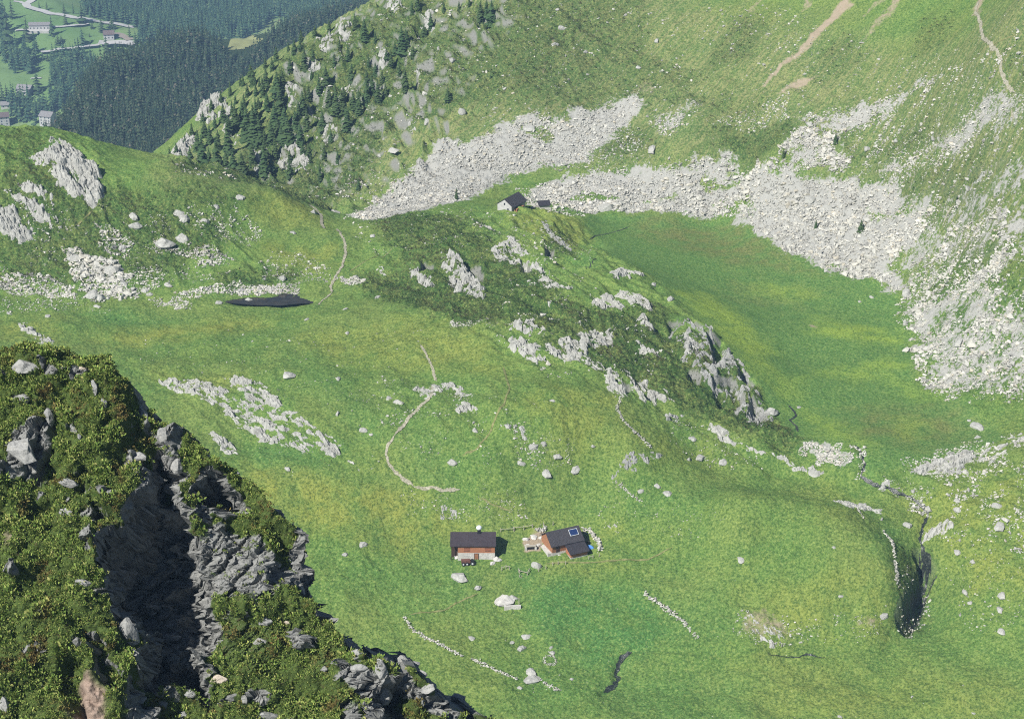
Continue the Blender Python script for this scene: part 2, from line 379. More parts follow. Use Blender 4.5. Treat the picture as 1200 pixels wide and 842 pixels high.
# dark dwarf shrub
for p, v in [([(410,320),(480,318),(560,335),(600,360),(590,385),(520,375),(440,345)], 1.), ([(0,200),(60,190),(120,215),(230,240),(260,270),(190,320),(0,330)], .75),
             ([(600,350),(680,370),(720,385),(640,392),(600,375)], .9), ([(830,440),(900,480),(940,530),(900,525),(850,490),(800,455)], 1.), ([(690,375),(760,350),(800,385),(740,395)], .7),
             ([(250,320),(345,315),(350,330),(270,342)], .8), ([(510,250),(560,255),(600,275),(560,295),(500,280)], .5), ([(640,270),(670,270),(672,300),(645,300)], .9),
             ([(270,200),(330,80),(400,120),(440,140),(380,240),(330,225)], .8), ([(520,20),(700,10),(640,110),(560,120),(480,150),(470,60)], .7), ([(830,140),(930,140),(920,180),(840,178)], .8),
             ([(700,150),(760,150),(770,180),(700,190)], .6), ([(1000,215),(1130,180),(1120,230),(1080,230)], .6), ([(900,500),(935,515),(940,530),(905,520)], .9),
             ([(1060,640),(1085,650),(1078,735),(1048,745),(1052,690)], 1.), ([(640,100),(760,60),(830,90),(700,118)], .5), ([(970,160),(1090,130),(1100,160),(1010,195)], .6),
             ([(150,225),(240,215),(300,235),(200,260)], .55), ([(0,155),(40,154),(60,175),(20,200),(0,200)], .6), ([(0,195),(70,190),(130,230),(240,245),(270,280),(190,325),(0,335)], .8), ([(430,255),(520,250),(600,300),(660,350),(780,380),(700,400),(600,385),(560,340),(470,310)], .85), ([(620,400),(760,380),(850,420),(910,500),(930,530),(860,505),(800,480),(700,430)], .95), ([(200,200),(330,70),(460,0),(520,0),(450,160),(380,245)], .85), ([(520,150),(640,100),(760,100),(900,120),(880,150),(760,120)], .4), ([(560,0),(760,0),(700,60),(560,90)], .55), ([(860,20),(900,20),(880,70),(820,90)], .5), ([(960,60),(1000,40),(1010,70),(960,90)], .45), ([(1080,20),(1120,10),(1110,50),(1070,70)], .45), ([(1180,60),(1240,60),(1240,90),(1195,100)], .5), ([(1000,120),(1040,125),(1000,160),(960,190)], .4), ([(1100,200),(1160,170),(1150,240),(1090,260)], .5), ([(1080,330),(1200,240),(1240,470),(1120,465)], .5), ([(560,20),(760,20),(760,110),(560,130)], .5)]:
    Ms.paint(WP(p), v, 4)
# lush, deep green
for p, v in [([(600,665),(760,690),(800,750),(700,790),(620,740)], 1.), ([(380,650),(540,665),(600,720),(480,720),(400,690)], .5), ([(290,520),(350,525),(440,560),(300,545)], .8),
             ([(60,365),(150,362),(230,375),(150,385)], .8), ([(340,410),(430,470),(470,520),(430,520),(360,450)], .6), ([(450,470),(560,560),(480,560)], .5),
             ([(600,550),(760,575),(900,570),(800,600),(640,590)], .6), ([(690,690),(900,700),(860,760),(740,760)], .5), ([(1090,640),(1130,690),(1100,740),(1075,760),(1085,700)], .5),
             ([(690,255),(720,280),(700,295),(685,310),(670,320),(690,280)], 1.), ([(850,480),(905,500),(960,520),(1010,545),(960,530)], .8), ([(600,780),(900,790),(860,842),(600,842)], .5), ([(1010,590),(1060,620),(1070,650),(1030,640)], .8)]:
    Ml.paint(WP(p), v, 5)
# bog tints
Mbr, Mby = Lg(), Lg()
for p, v in [([(760,252),(860,250),(900,285),(960,320),(860,310),(740,272)], .9), ([(1000,480),(1120,475),(1160,505),(1100,525),(1010,515)], .8), ([(860,330),(960,340),(930,360),(850,350)], .5)]:
    Mbr.paint(WP(p), v, 8)
for p, v in [([(790,340),(830,345),(900,400),(900,440),(860,410)], 1.), ([(900,330),(960,345),(940,352),(880,345)], .7), ([(960,375),(1040,385),(1060,400),(1000,400),(950,390)], 1.),
             ([(960,435),(1040,420),(1060,430),(1000,445)], .9), ([(1040,440),(1080,455),(1100,470),(1050,460)], .8), ([(930,470),(1000,500),(1020,525),(960,510)], .7), ([(1050,490),(1080,495),(1075,512),(1055,510)], .7), ([(860,420),(920,440),(960,440),(920,470)], .6)]:
    Mby.paint(WP(p), v, 5)
# bare beige soil
def taper(a, b, wa, wb):
    a = np.array(a, float); b = np.array(b, float); d = (b - a) / np.linalg.norm(b - a); n = np.array([-d[1], d[0]])
    return [tuple(a + n * wa), tuple(b + n * wb), tuple(b - n * wb), tuple(a - n * wa)]
for p, v in [(taper((1000,-6),(893,104),7,2.5), 1.), (taper((1038,-6),(1010,22),5,2), .8), (taper((1056,-6),(1006,58),6,2), .8), ([(900,112),(925,98),(945,88),(967,83),(955,93),(935,108),(915,110)], .9),
             (taper((952,-6),(936,16),6,2), .8), (taper((1200,20),(1130,75),3,2), .6), (taper((1125,60),(1100,82),2,1.5), .5), (taper((1190,40),(1160,55),3,1), .5), ([(895,-5),(905,-5),(880,18),(872,14)], .7),
             ([(1140,-5),(1160,-5),(1150,18),(1142,18)], .9), ([(645,40),(652,40),(648,62),(643,58)], .9), ([(636,72),(646,75),(640,92),(632,90)], .7), ([(705,118),(740,102),(760,95),(775,105),(760,115),(745,112)], .6),
             ([(615,628),(640,622),(645,632),(632,645),(616,643)], 2.2), ([(870,720),(905,712),(930,735),(920,757),(880,752),(860,740)], .7), ([(1000,720),(1030,712),(1038,735),(1010,742)], .7), ([(560,658),(600,662),(590,672),(560,668)], .4),
             ([(640,655),(690,652),(670,668),(640,668)], .4), ([(945,378),(960,380),(958,387),(950,384)], 1.), ([(390,20),(470,0),(440,50),(400,90),(370,90)], .3), ([(330,180),(380,150),(395,190),(330,215)], .35), ([(760,120),(820,110),(820,170),(780,170)], .4),
             ([(1120,330),(1170,310),(1190,290),(1190,310),(1150,335)], .5), ([(920,100),(1000,90),(1050,60),(1060,110),(960,135),(900,130)], .3)]:
    Mt.paint(WP(p), v * .66, 1.8)

AMP = Lg(); AMP.a[:] = 1.
AMP.paint(WP(BOG), .12, 4, 'set')
AMP.paint(WP([(515,630),(600,630),(700,610),(720,660),(620,680),(520,670)]), .35, 6, 'set')
AMP.paint(WP([(255,348),(290,343),(375,346),(378,358),(330,363),(270,360)]), .7, 3, 'set')

RG = Lg()
for p, v in [([(430,290),(560,250),(660,250),(770,330),(905,470),(960,550),(800,510),(700,445),(600,430),(500,380)], .95), ([(-40,150),(60,152),(130,200),(260,240),(350,330),(-40,345)], .7), ([(190,190),(400,-80),(640,-10),(500,200),(400,245)], 2.1),
             ([(900,150),(1240,0),(1240,480),(1110,470),(1060,320),(960,220)], .6), ([(640,-10),(1200,-10),(1100,90),(800,130),(640,120)], .6), ([(430,430),(620,450),(770,560),(600,605),(440,585)], .4), ([(370,640),(530,668),(500,720),(400,700)], .4),
             ([(1040,560),(1200,500),(1230,680),(1110,660)], .4), ([(150,430),(300,430),(440,550),(300,540)], .45), ([(860,700),(1040,690),(1040,755),(860,760)], .3)]:
    RG.paint(WP(p), v, 7)
RG.paint(WP(BOG), 0., 2.5, 'set')
def warped(g, x, y, w1=1.):
    return g.sample(x + w1 * (2.2 * perlin(x / 7, y / 7, 21) + .9 * perlin(x / 2.3, y / 2.3, 22)), y + w1 * (2.2 * perlin(x / 7, y / 7, 23) + .9 * perlin(x / 2.3, y / 2.3, 24)))
STRIKE = -.9
def strike(x, y):
    c, s_ = math.cos(STRIKE), math.sin(STRIKE); xx = x + 1.5 * perlin(x / 11, y / 11, 26); yy_ = y + 1.5 * perlin(x / 11, y / 11, 27)
    return xx * c + yy_ * s_, -xx * s_ + yy_ * c
def H(x, y):
    """the terrain surface with its relief (what everything stands on)"""
    x = np.asarray(x, float); y = np.asarray(y, float)
    a = AMP.sample(x, y)
    h = H0(x, y) + D.sample(x, y)
    h = h + a * (1.35 * perlin(x / 26, y / 26, 1) + .75 * perlin(x / 9, y / 9, 2) + .24 * perlin(x / 3.6, y / 3.6, 3))
    r = RG.sample(x, y); U, V = strike(x, y)
    h = h + r * (1.7 * (.45 - 1.6 * np.abs(perlin(U / 17, V / 7.5, 12))) + .85 * (.4 - 1.5 * np.abs(perlin(U / 7, V / 3.1, 13))))
    return h
W0 = W
def W(u, v, hf=None):
    u = np.atleast_1d(np.asarray(u, float)); v = np.atleast_1d(np.asarray(v, float)); p = W0(u, v); out = p.copy()
    for s_ in range(0, len(u), 4000):
        k = slice(s_, s_ + 4000); ys = p[k, 1][:, None] + np.arange(-34, 22, .4)[None]
        dx, dy, dz = ray(u[k][:, None], v[k][:, None]); x = dx / dy * ys; g = CAMZ + dz / dy * ys - H(x, ys)
        hit = g <= 0; j = np.maximum(hit.argmax(1), 1); r = np.arange(len(ys)); g0, g1 = g[r, j - 1], g[r, j]
        t = np.clip(g0 / (g0 - g1 + 1e-12), 0, 1); y = ys[r, j - 1] + .4 * t; y = np.where(hit.any(1), y, p[k, 1]); X = (dx / dy)[:, 0] * y
        out[k] = np.stack([X, y, H(X, y)], -1)
    return out
def Hfine(x, y, ms, mg, mr):
    a = np.maximum(AMP.sample(x, y), .35)
    r = perlin(x / 1.5, y / 1.5, 5)
    f = a * (.16 * r + .13 * perlin(x / .75, y / .75, 6) + .09 * perlin(x / .42, y / .42, 15) + .16 * perlin(x / 14, H0(x, y) / .6, 14))
    f = f + ms * (.75 * np.abs(perlin(x / 2.1, y / 2.1, 7)) + .38 * perlin(x / .9, y / .9, 8) + .18 * perlin(x / .45, y / .45, 16) - .2)
    f = f + mg * (.35 * perlin(x / 1.7, y / 1.7, 9) + .18 * perlin(x / .8, y / .8, 10) - .15)
    return f

NT_, NR_ = 1400, 1520
tt = np.linspace(-.405, .405, NT_); yy = np.geomspace(318, 828, NR_)
TX = (yy[:, None] * tt[None]).ravel(); TY = np.repeat(yy, NT_)
ms = warped(Ms, TX, TY); mg = warped(Mg, TX, TY); my = warped(My, TX, TY); ml = warped(Ml, TX, TY)
mt = warped(Mt, TX, TY, .7); mb = warped(Mb, TX, TY, .6); mr = warped(Mr, TX, TY); mbr = warped(Mbr, TX, TY, 2); mby = warped(Mby, TX, TY, 1.3)
Ma = Lg(); Ma.paint(WP([(200,215),(200,180),(460,-20),(1300,-20),(1300,350),(1080,330),(1000,215),(900,180),(700,200),(500,180),(400,250)]), 1., 12)
mal = warped(Ma, TX, TY, 2); fa = (-.75 * TX - .65 * TY); fb = (.65 * TX - .75 * TY); mst = np.clip(.5 + .8 * (perlin(fa / 12, fb / 1.3, 28) + .5 * perlin(fa / 6, fb / .6, 29)), 0, 1)
TZ = H(TX, TY); zg = TZ.reshape(NR_, NT_); gy_ = np.gradient(zg, axis=0) / np.gradient(yy)[:, None]; gx_ = np.gradient(zg, axis=1) / (yy[:, None] * (tt[1] - tt[0])); gy_ = gy_ - gx_ * (tt[None] * 1.)
steep = sstep(1.75, 2.7, np.hypot(gx_, gy_)).ravel() * (1 - .85 * sstep(62, 95, TX))
TZ = TZ + Hfine(TX, TY, ms, mg, mr)
me = raw_mesh('ground', np.stack([TX, TY, TZ], -1), grid_faces(NR_, NT_), 4, None, True)
attr(me, 'm1', np.stack([my, ms, mg, ml], -1)); attr(me, 'm2', np.stack([mt, mb, mbr, mby], -1)); attr(me, 'm3', np.stack([mr, mal, mst, steep], -1))

t = NT('meadow_turf', .95, .08)
yl, sh, gv, lu = t.attr('m1'); soil, bog, bbr, bby = t.attr('m2'); stony, alp, streak, steep = t.attr('m3')
n20 = t.noise(.045, 3); n5 = t.noise(.17, 4, .6); n1 = t.noise(.9, 4, .65); nf = t.noise(3.2, 3, .7)
nm = t.noise(1.7, 4, .75); nk = t.noise(.55, 3, .65)
g = t.mix(t.step(n5, .35, .68), (.078, .134, .038), (.108, .156, .044))
g = t.mix(t.step(n20, .42, .66), g, (.118, .156, .047))
g = t.mix(t.math('MULTIPLY', yl, t.step(n5, .2, .62)), g, (.176, .184, .046))
g = t.mix(t.math('MULTIPLY', lu, t.step(n5, .25, .55)), g, (.056, .128, .040))
al = t.mix(t.step(streak, .35, .75), (.080, .112, .048), (.150, .148, .078)); al = t.mix(t.math('MULTIPLY', t.step(n1, .48, .66), .7), al, (.235, .205, .125))
g = t.mix(t.math('MULTIPLY', alp, t.math('ADD', .5, t.math('MULTIPLY', n5, .6))), g, al)
sf = t.math('MULTIPLY', sh, t.step(n1, .22, .55))
g = t.mix(sf, g, t.mix(t.step(n5, .4, .62), (.026, .048, .015), (.056, .062, .024)))
bogc = t.mix(t.step(n5, .35, .7), (.074, .142, .044), (.094, .158, .048))
bogc = t.mix(t.math('MULTIPLY', bbr, t.step(n5, .25, .7)), bogc, (.125, .118, .052))
bogc = t.mix(t.math('MULTIPLY', bby, t.step(n5, .2, .6)), bogc, (.190, .255, .050))
g = t.mix(bog, g, bogc)
# fine mottling of the sward: darker weeds and tussocks with painted-in shade, straw tips
g = t.mix(t.math('MULTIPLY', t.step(nk, .46, .70), .45), g, (.040, .080, .026))
g = t.mix(t.math('MULTIPLY', t.step(nm, .49, .61), .72), g, (.026, .056, .017))
g = t.mix(t.math('MULTIPLY', t.step(nm, .47, .36), .58), g, (.205, .228, .082))
g = t.mix(t.math('MULTIPLY', t.step(nf, .54, .68), .45), g, (.025, .05, .016))
g = t.mix(1., g, (1.36, 1.45, 1.24), 'MULTIPLY')
soilf = t.step(t.math('ADD', soil, t.math('MULTIPLY', n1, .6)), .62, .95)
g = t.mix(soilf, g, t.mix(nf, (.24, .19, .13), (.40, .34, .26)))
stf = t.step(t.math('ADD', t.math('MULTIPLY', stony, .28), nf), .86, .96)
g = t.mix(stf, g, (.33, .34, .30))
gf = t.step(t.math('ADD', gv, t.math('MULTIPLY', t.math('ADD', t.math('SUBTRACT', n1, .5), t.math('SUBTRACT', n5, .5)), 1.2)), .42, .62)
g = t.mix(gf, g, t.mix(nf, (.20, .20, .185), (.46, .465, .435)))  # gravel set darker than the stones, painting in the shade of the gaps
g = t.mix(steep, g, t.mix(nm, (.11, .115, .10), (.33, .335, .31)))
t.base(g)
b1 = t.bump(nf, .8, .3); t.bump(t.noise(9, 2, .7), .6, .1, b1)
me.materials.append(t.m)
ground = tag(mesh_obj('ground', me), kind='structure')
# ------------------------------------------------------------------ rock
def rock_mat(name, lo, hi, moss=.35, bscale=1., island=False):
    t = NT(name, .92, .15)
    n = t.noise(.55 * bscale, 5, .65); nf = t.noise(4.5 * bscale, 4, .7)
    c = t.ramp(t.math('ADD', t.math('MULTIPLY', n, .6), t.math('MULTIPLY', nf, .4)), [(.32, lo), (.62, hi)])
    c = t.mix(t.math('MULTIPLY', t.step(t.noise(1.4 * bscale, 3, .6), .56, .72), moss), c, (.10, .105, .075))
    c = t.mix(t.math('MULTIPLY', t.step(t.noise(2.3 * bscale, 3, .6, dist=.6), .60, .72), .55), c, (.30, .29, .23))
    if island:
        ge = t.t.nodes.new('ShaderNodeNewGeometry'); c = t.mix(1., c, t.ramp(ge.outputs['Random Per Island'], [(0., (.55, .55, .56)), (.25, (.88, .88, .87)), (.8, (1.08, 1.07, 1.04)), (1., (.95, .88, .76))]), 'MULTIPLY'); c = t.mix(t.math('MULTIPLY', t.step(t.noise(.09, 4, .65), .48, .68), .55), c, (.20, .195, .17))
    t.base(c); b = t.bump(nf, .7, .12 / bscale); t.bump(t.noise(1.3 * bscale, 4, .6), .6, .35 / bscale, b)
    return t.m
M_ROCK = rock_mat('pale_gneiss', (.20, .203, .19), (.44, .442, .415))
M_SCREE = rock_mat('scree_stone', (.36, .36, .335), (.56, .555, .515), .14, island=True)
M_CLIFF_SHADE = rock_mat('shaded_cliff_rock', (.14, .145, .145), (.36, .365, .35), .4)  # darker copy of the pale rock, cliff shade painted into its tone

def patch(name, poly_px, h=1.4, cell=1.6, stretch=2.6, ang=None, cover=.35, res=.22, mat=None, soft=1.6, seed=1, solo=False, dip=.32):
    """rock breaking through the turf: blocks and slabs lifted out of the terrain inside an outline"""
    P = WP(poly_px); x0, y0 = P.min(0) - 1.; x1, y1 = P.max(0) + 1.
    nx = int((x1 - x0) / res) + 1; ny = int((y1 - y0) / res) + 1
    X, Y = np.meshgrid(np.linspace(x0, x1, nx), np.linspace(y0, y1, ny))
    cell *= .8; stretch *= 1.15; wxn = .3 * perlin(X / 1.7, Y / 1.7, seed + 40); wyn = .3 * perlin(X / 1.7, Y / 1.7, seed + 41)
    d = sdf(P, X + wxn * 3 + 1.2 * perlin(X / 4, Y / 4, seed + 44), Y + wyn * 3 + 1.2 * perlin(X / 4, Y / 4, seed + 45))
    m = sstep(-.4, soft, d)
    if ang is None: ang = STRIKE
    ca, sa = math.cos(ang), math.sin(ang)
    U_ = ((X + wxn) * ca + (Y + wyn) * sa) / (cell * stretch); V_ = (-(X + wxn) * sa + (Y + wyn) * ca) / cell
    r1, r2, ox, oy, e = cells(U_, V_, seed)
    q1, q2, px, py, e2 = cells(U_ * 2.7, V_ * 2.7, seed + 3)
    hm = min(h, 1.8)
    hh = h * (.52 + .7 * (r1 - .5) - dip * .7 * oy + .4 * (r2 - .5) * ox) + hm * .22 * (q1 - .5 - py * 1.1 + px * .3)
    hh = hh - hm * .75 * (1 - sstep(0, .15, e)) - hm * .2 * (1 - sstep(0, .13, e2))
    hh = hh + h * .55 * perlin(X / (cell * 2.6), Y / (cell * 2.), seed + 9) + h * .22 * perlin(X / .9, Y / .9, seed + 10) + .07 * perlin(X / .45, Y / .45, seed + 11)
    hh = (hh - h * cover) * .86 * m - .55 * (1 - m)
    Hh = H(X, Y)
    Z = Hh + np.clip(hh, -.4, 9)
    keep = hh > -.12
    f = grid_faces(ny, nx); k = keep.ravel(); f = f[k[f].any(1)]
    if not len(f): return None
    if solo:                                # keep the largest connected piece
        lab_ = np.full(nx * ny, -1); adj = {}
        for q in f.tolist():
            for a_ in q: adj.setdefault(a_, set()).update(q)
        best = []
        for st in adj:
            if lab_[st] >= 0: continue
            lab_[st] = st; stack = [st]; comp = [st]
            while stack:
                for b_ in adj[stack.pop()]:
                    if lab_[b_] < 0: lab_[b_] = st; stack.append(b_); comp.append(b_)
            if len(comp) > len(best): best = comp
        ok_ = np.zeros(nx * ny, bool); ok_[best] = True; f = f[ok_[f].all(1)]
    us = np.unique(f); re = np.zeros(nx * ny, np.int64); re[us] = np.arange(len(us))
    V = np.stack([X.ravel(), Y.ravel(), Z.ravel()], -1)[us]
    me = raw_mesh(name, V, re[f], 4, mat or M_ROCK, False)
    return mesh_obj(name, me)

OUTCROPS = [ # name-part, label, polygon, options
 ('rock face high on the grassy knoll above the boulder field, its largest bare slab', [(30,183),(62,174),(75,170),(100,183),(120,206),(126,225),(122,235),(107,243),(85,233),(68,221),(52,201),(38,193)], dict(h=3.2,cell=2.6,cover=-.02,soft=2.6,ang=-.9)),
 ('narrow bare rock rib along the skyline crest of the grassy knoll', [(54,158),(82,169),(102,187),(92,190),(68,181)], dict(h=1.8,cover=.0)),
 ('middle slanting rock rib on the knoll below the largest bare slab', [(14,205),(45,215),(65,231),(63,242),(45,236),(28,224)], dict(h=2.4,cell=2.,cover=.0,ang=-.9)),
 ('short stepped rock rib on the knoll between two longer ribs', [(2,213),(20,229),(40,231),(57,249),(69,259),(63,267),(48,262),(30,246),(12,232)], dict(h=2.4,cell=2.,cover=.0,ang=-.9)),
 ('cracked grey rock face at the edge of the photo on the knoll slope', [(-8,235),(15,243),(38,266),(44,281),(20,286),(8,277),(-8,270)], dict(h=2.8,cell=2.2,cover=-.05,ang=-.9)),
 ('low sloping grey slab in the flat meadow behind the shady crag', [(16,377),(32,378),(47,389),(67,401),(50,404),(35,395)], dict(h=1.3,cover=.25)),
 ('broken dark hollowed rock face on the hill above the shrubs, the part nearer the pond', [(474,307),(488,309),(492,317),(503,323),(511,333),(502,342),(490,334),(482,321)], dict(h=2.6,cell=1.6,stretch=1.4,cover=.3)),
 ('steep broken rock face with dark hollows on the hill above the dark shrubs', [(515,297),(532,300),(549,314),(564,334),(573,351),(550,350),(530,338),(518,321)], dict(h=2.8,cell=1.6,stretch=1.3,cover=.25)),
 ('thin slanting slabs beside the upper footpath above the shrubs', [(425,303),(441,308),(462,321),(446,325),(430,313)], dict(h=1.1,cover=.42,cell=1.,stretch=4)),
 ('pale flat slab on the ridge crest in front of the far cabin', [(553,257),(570,260),(586,270),(575,273),(558,266)], dict(h=1.,cover=.35)),
 ('chain of pale broken rock crossing the ridge below the far cabin', [(571,291),(590,283),(600,275),(614,289),(620,296),(642,317),(632,324),(612,314),(600,310),(585,307)], dict(h=2.,cover=.4)),
 ('dark sloping rock slab facing the green meadow by the far cabin', [(629,253),(643,258),(666,283),(670,294),(655,288),(638,273)], dict(h=1.2,cover=.35,mat=1)),
 ('pale stepped rocks on the ridge below the rock chain', [(622,328),(640,323),(657,332),(678,338),(660,343),(640,341)], dict(h=1.6,cover=.35)),
 ('small slanting pale rock on the shrubby ridge side', [(630,344),(645,348),(654,359),(640,360)], dict(h=1.,cover=.3)),
 ('smooth pale bare slab near the ridge top, the one with a rounded left end', [(689,353),(705,343),(724,349),(733,362),(715,363),(700,367),(690,361)], dict(h=1.8,cover=.15,cell=1.6)),
 ('long pale slab running down the ridge top towards the meadow', [(720,342),(735,339),(754,349),(770,363),(758,367),(742,358),(728,352)], dict(h=1.6,cover=.15)),
 ('pale rounded slab standing on the ridge skyline against the green meadow', [(711,322),(728,314),(740,315),(754,324),(735,327),(720,327)], dict(h=1.6,cover=.1)),
 ('pale outcrop with a flat grassy foot in the middle of the ridge', [(588,382),(600,379),(615,374),(630,375),(639,386),(625,392),(600,391)], dict(h=1.8,cover=.15)),
 ('streaked pale outcrop under the flat-footed outcrop in mid ridge', [(588,402),(600,394),(613,394),(632,401),(640,418),(625,428),(603,414)], dict(h=1.9,cover=.2)),
 ('large cluster of pale streaked rock in the centre of the ridge', [(634,405),(652,395),(667,393),(682,400),(694,408),(682,424),(664,428),(643,423)], dict(h=2.,cover=.2)),
 ('pale rock ledges above the large cluster in the centre of the ridge', [(675,390),(690,386),(710,386),(731,386),(717,399),(722,407),(700,408),(683,402)], dict(h=1.9,cover=.25)),
 ('pale ledge running down towards the stony footpath', [(660,418),(690,418),(707,423),(726,435),(733,447),(722,446),(705,435),(683,430)], dict(h=1.6,cover=.2)),
 ('slanting pale rib beside the dark cliff', [(738,393),(752,400),(767,408),(779,419),(768,423),(750,412)], dict(h=1.6,cover=.25)),
 ('pale block ridge over the dark cliff top', [(745,369),(757,368),(767,377),(775,393),(760,390),(750,380)], dict(h=1.8,cover=.2)),
 ('rocky knob at the edge of the dark cliff', [(795,393),(805,388),(815,399),(821,413),(808,418),(798,409)], dict(h=2.2,cover=.2)),
 ('dark broken cliff dropping from the ridge to the green meadow', [(780,386),(812,381),(840,392),(855,410),(877,435),(888,450),(900,475),(907,492),(890,500),(868,485),(850,470),(835,462),(815,445),(798,425)], dict(h=2.4,cell=1.6,stretch=1.8,cover=.55,mat=1)),
 ('group of big pale blocks at the top of the stony footpath', [(706,440),(720,440),(735,454),(732,466),(717,463),(708,452)], dict(h=2.2,cover=.1,cell=1.8,stretch=1.3)),
 ('long rib of pale rock slanting down under the dark cliff', [(728,428),(747,437),(767,450),(787,462),(803,475),(797,480),(775,471),(760,473),(743,463),(733,447)], dict(h=1.7,cover=.25)),
 ('row of low dark-backed rocks under the long pale rib', [(773,486),(785,480),(802,487),(797,495),(780,495)], dict(h=1.6,cover=.2,mat=1)),
 ('long thin band of pale rock along the gully edge', [(806,487),(835,494),(852,503),(877,518),(903,533),(897,541),(870,529),(846,516),(826,505)], dict(h=1.5,cover=.0)),
 ('end of the rock band above the brook outlet', [(900,526),(930,539),(950,543),(978,555),(960,558),(935,551),(903,539)], dict(h=1.3,cover=.0)),
 ('small dark rock hollow in the meadow above the brown cabins', [(709,567),(718,543),(735,528),(752,530),(765,528),(783,531),(780,542),(765,546),(750,553),(735,563),(718,568)], dict(h=1.6,cover=.42,mat=1,cell=1.2,stretch=1.3)),
 ('flat stony scar beside the wide bend of the footpath', [(597,494),(620,504),(637,514),(680,524),(677,533),(650,528),(630,521),(605,511)], dict(h=1.,cover=.45,cell=1.)),
 ('streaked rock strip in the grass behind the solar-roofed cabin', [(698,602),(710,604),(725,615),(738,625),(722,628),(706,617)], dict(h=1.1,cover=.4,cell=.8,stretch=4)),
 ('broad slanting field of striped slabs behind the shady crag', [(275,437),(300,447),(335,468),(370,497),(400,515),(419,528),(410,535),(375,533),(357,535),(325,524),(300,519),(278,502),(260,488),(285,470),(268,455)], dict(h=1.9,cell=1.5,stretch=4.5,cover=.42,ang=-.75)),
 ('long pale rock band above the field of striped slabs', [(172,445),(200,444),(222,444),(252,449),(282,467),(303,488),(295,496),(268,483),(243,475),(223,465),(198,457)], dict(h=1.5,cover=.33,cell=1.3,stretch=3,ang=-.6)),
 ('thin rock tail at the lower end of the striped slabs', [(406,530),(418,536),(432,558),(424,556),(410,545)], dict(h=1.1,cover=.2)),
 ('small pale ledge above the field of striped slabs', [(253,439),(275,442),(288,457),(270,455)], dict(h=1.2,cover=.35)),
 ('pale rib at the foot of the shady crag skyline', [(238,501),(255,507),(277,524),(285,532),(265,531),(246,517)], dict(h=1.4,cover=.2)),
 ('pale trodden rock where the footpath bends in mid slope', [(476,447),(490,453),(505,449),(520,446),(534,445),(547,457),(557,464),(540,465),(528,457),(515,461),(505,471),(490,468)], dict(h=1.,cover=.35,cell=1.)),
 ('blocky rocks just below the footpath bend', [(525,478),(530,468),(541,465),(557,471),(564,480),(575,490),(560,487),(545,484),(533,491)], dict(h=1.6,cover=.35)),
 ('low stony ledges on the slope behind the long brown cabin', [(471,573),(500,580),(525,590),(543,599),(535,615),(510,613),(488,602),(476,591)], dict(h=1.,cover=.5,cell=1.)),
 ('bright trampled rock strip at the foot of the footpath', [(451,565),(470,566),(495,568),(542,572),(520,580),(490,580),(468,577)], dict(h=.7,cover=.42,cell=.9,stretch=4,ang=0.)),
 ('bright rock bar closing the lower end of the green meadow', [(1053,551),(1070,545),(1090,539),(1120,528),(1147,528),(1144,541),(1125,554),(1090,557),(1065,557)], dict(h=1.9,cover=.1,ang=.3)),
 ('pale slab beside the brook outlet', [(1020,570),(1035,563),(1050,561),(1042,574),(1028,578)], dict(h=1.3,cover=.1,ang=.4)),
 ('rock ledge on the crest of the round grassy knoll', [(970,584),(990,585),(1012,590),(1038,597),(1030,602),(1010,599),(990,595)], dict(h=1.1,cover=.25,ang=-.2)),
 ('long smooth pale slab by the head of the dark ravine', [(1075,634),(1088,619),(1100,611),(1113,608),(1124,615),(1112,622),(1096,637),(1080,643)], dict(h=1.8,cover=.05,ang=.6,cell=1.6)),
 ('stony rim between the green meadow and the slope beyond the brook', [(1140,535),(1165,520),(1200,505),(1215,512),(1170,540),(1145,548)], dict(h=1.2,cover=.45,ang=.4)),
 ('broken pale rock at the dry foot of the knoll', [(860,722),(880,715),(915,735),(925,757),(895,758),(865,745)], dict(h=.9,cover=.6,cell=.9)),
 ('pale rock spur on the mountain shoulder among the spruces', [(200,180),(214,160),(232,160),(222,182),(205,192)], dict(h=4,cell=2.5,stretch=1.3,cover=.3)),
 ('pale rock crest above the forest edge', [(232,150),(238,128),(262,112),(270,122),(250,142)], dict(h=4,cell=2.5,stretch=1.3,cover=.4)),
 ('broken pale cliff between spruces on the mountain shoulder', [(255,128),(272,118),(285,140),(278,172),(262,160)], dict(h=4,cell=2.5,stretch=1.3,cover=.5)),
 ('small cliff behind the tall row of spruces', [(303,92),(318,88),(322,110),(306,115)], dict(h=3,cover=.45)),
 ('stony cliff band below the spruce row', [(330,105),(345,98),(352,122),(335,128)], dict(h=3,cover=.5)),
 ('pale cliff patch among the middle spruces of the shoulder', [(398,92),(420,88),(428,100),(405,106)], dict(h=2.4,cover=.4)),
 ('rock wall beneath the high shoulder spruces', [(440,62),(456,55),(462,76),(446,86)], dict(h=2.6,cover=.4)),
 ('rock rib on the skyline of the mountain shoulder', [(393,30),(410,22),(412,44),(398,52)], dict(h=3,cover=.4)),
 ('bare rock at the upper edge of the photo on the shoulder skyline', [(452,0),(470,-6),(474,14),(458,20)], dict(h=3,cover=.45)),
 ('weathered cliff at the lower end of the shoulder spruces', [(322,180),(350,168),(366,190),(362,205),(330,205)], dict(h=3,cover=.5)),
 ('grey rocks by the old spruces under the shoulder', [(358,120),(380,122),(382,140),(362,142)], dict(h=2.4,cover=.55)),
 ('pale upright rock on the open green mountainside', [(484,78),(492,74),(493,94),(486,95)], dict(h=2,cover=.2)),
 ('pale crag between two spruce groups high on the shoulder', [(350,75),(368,66),(378,84),(360,96)], dict(h=2.6,cover=.42)),
 ('grey ledges under the skyline of the shoulder', [(372,42),(392,34),(390,60),(374,62)], dict(h=2.4,cover=.45)),
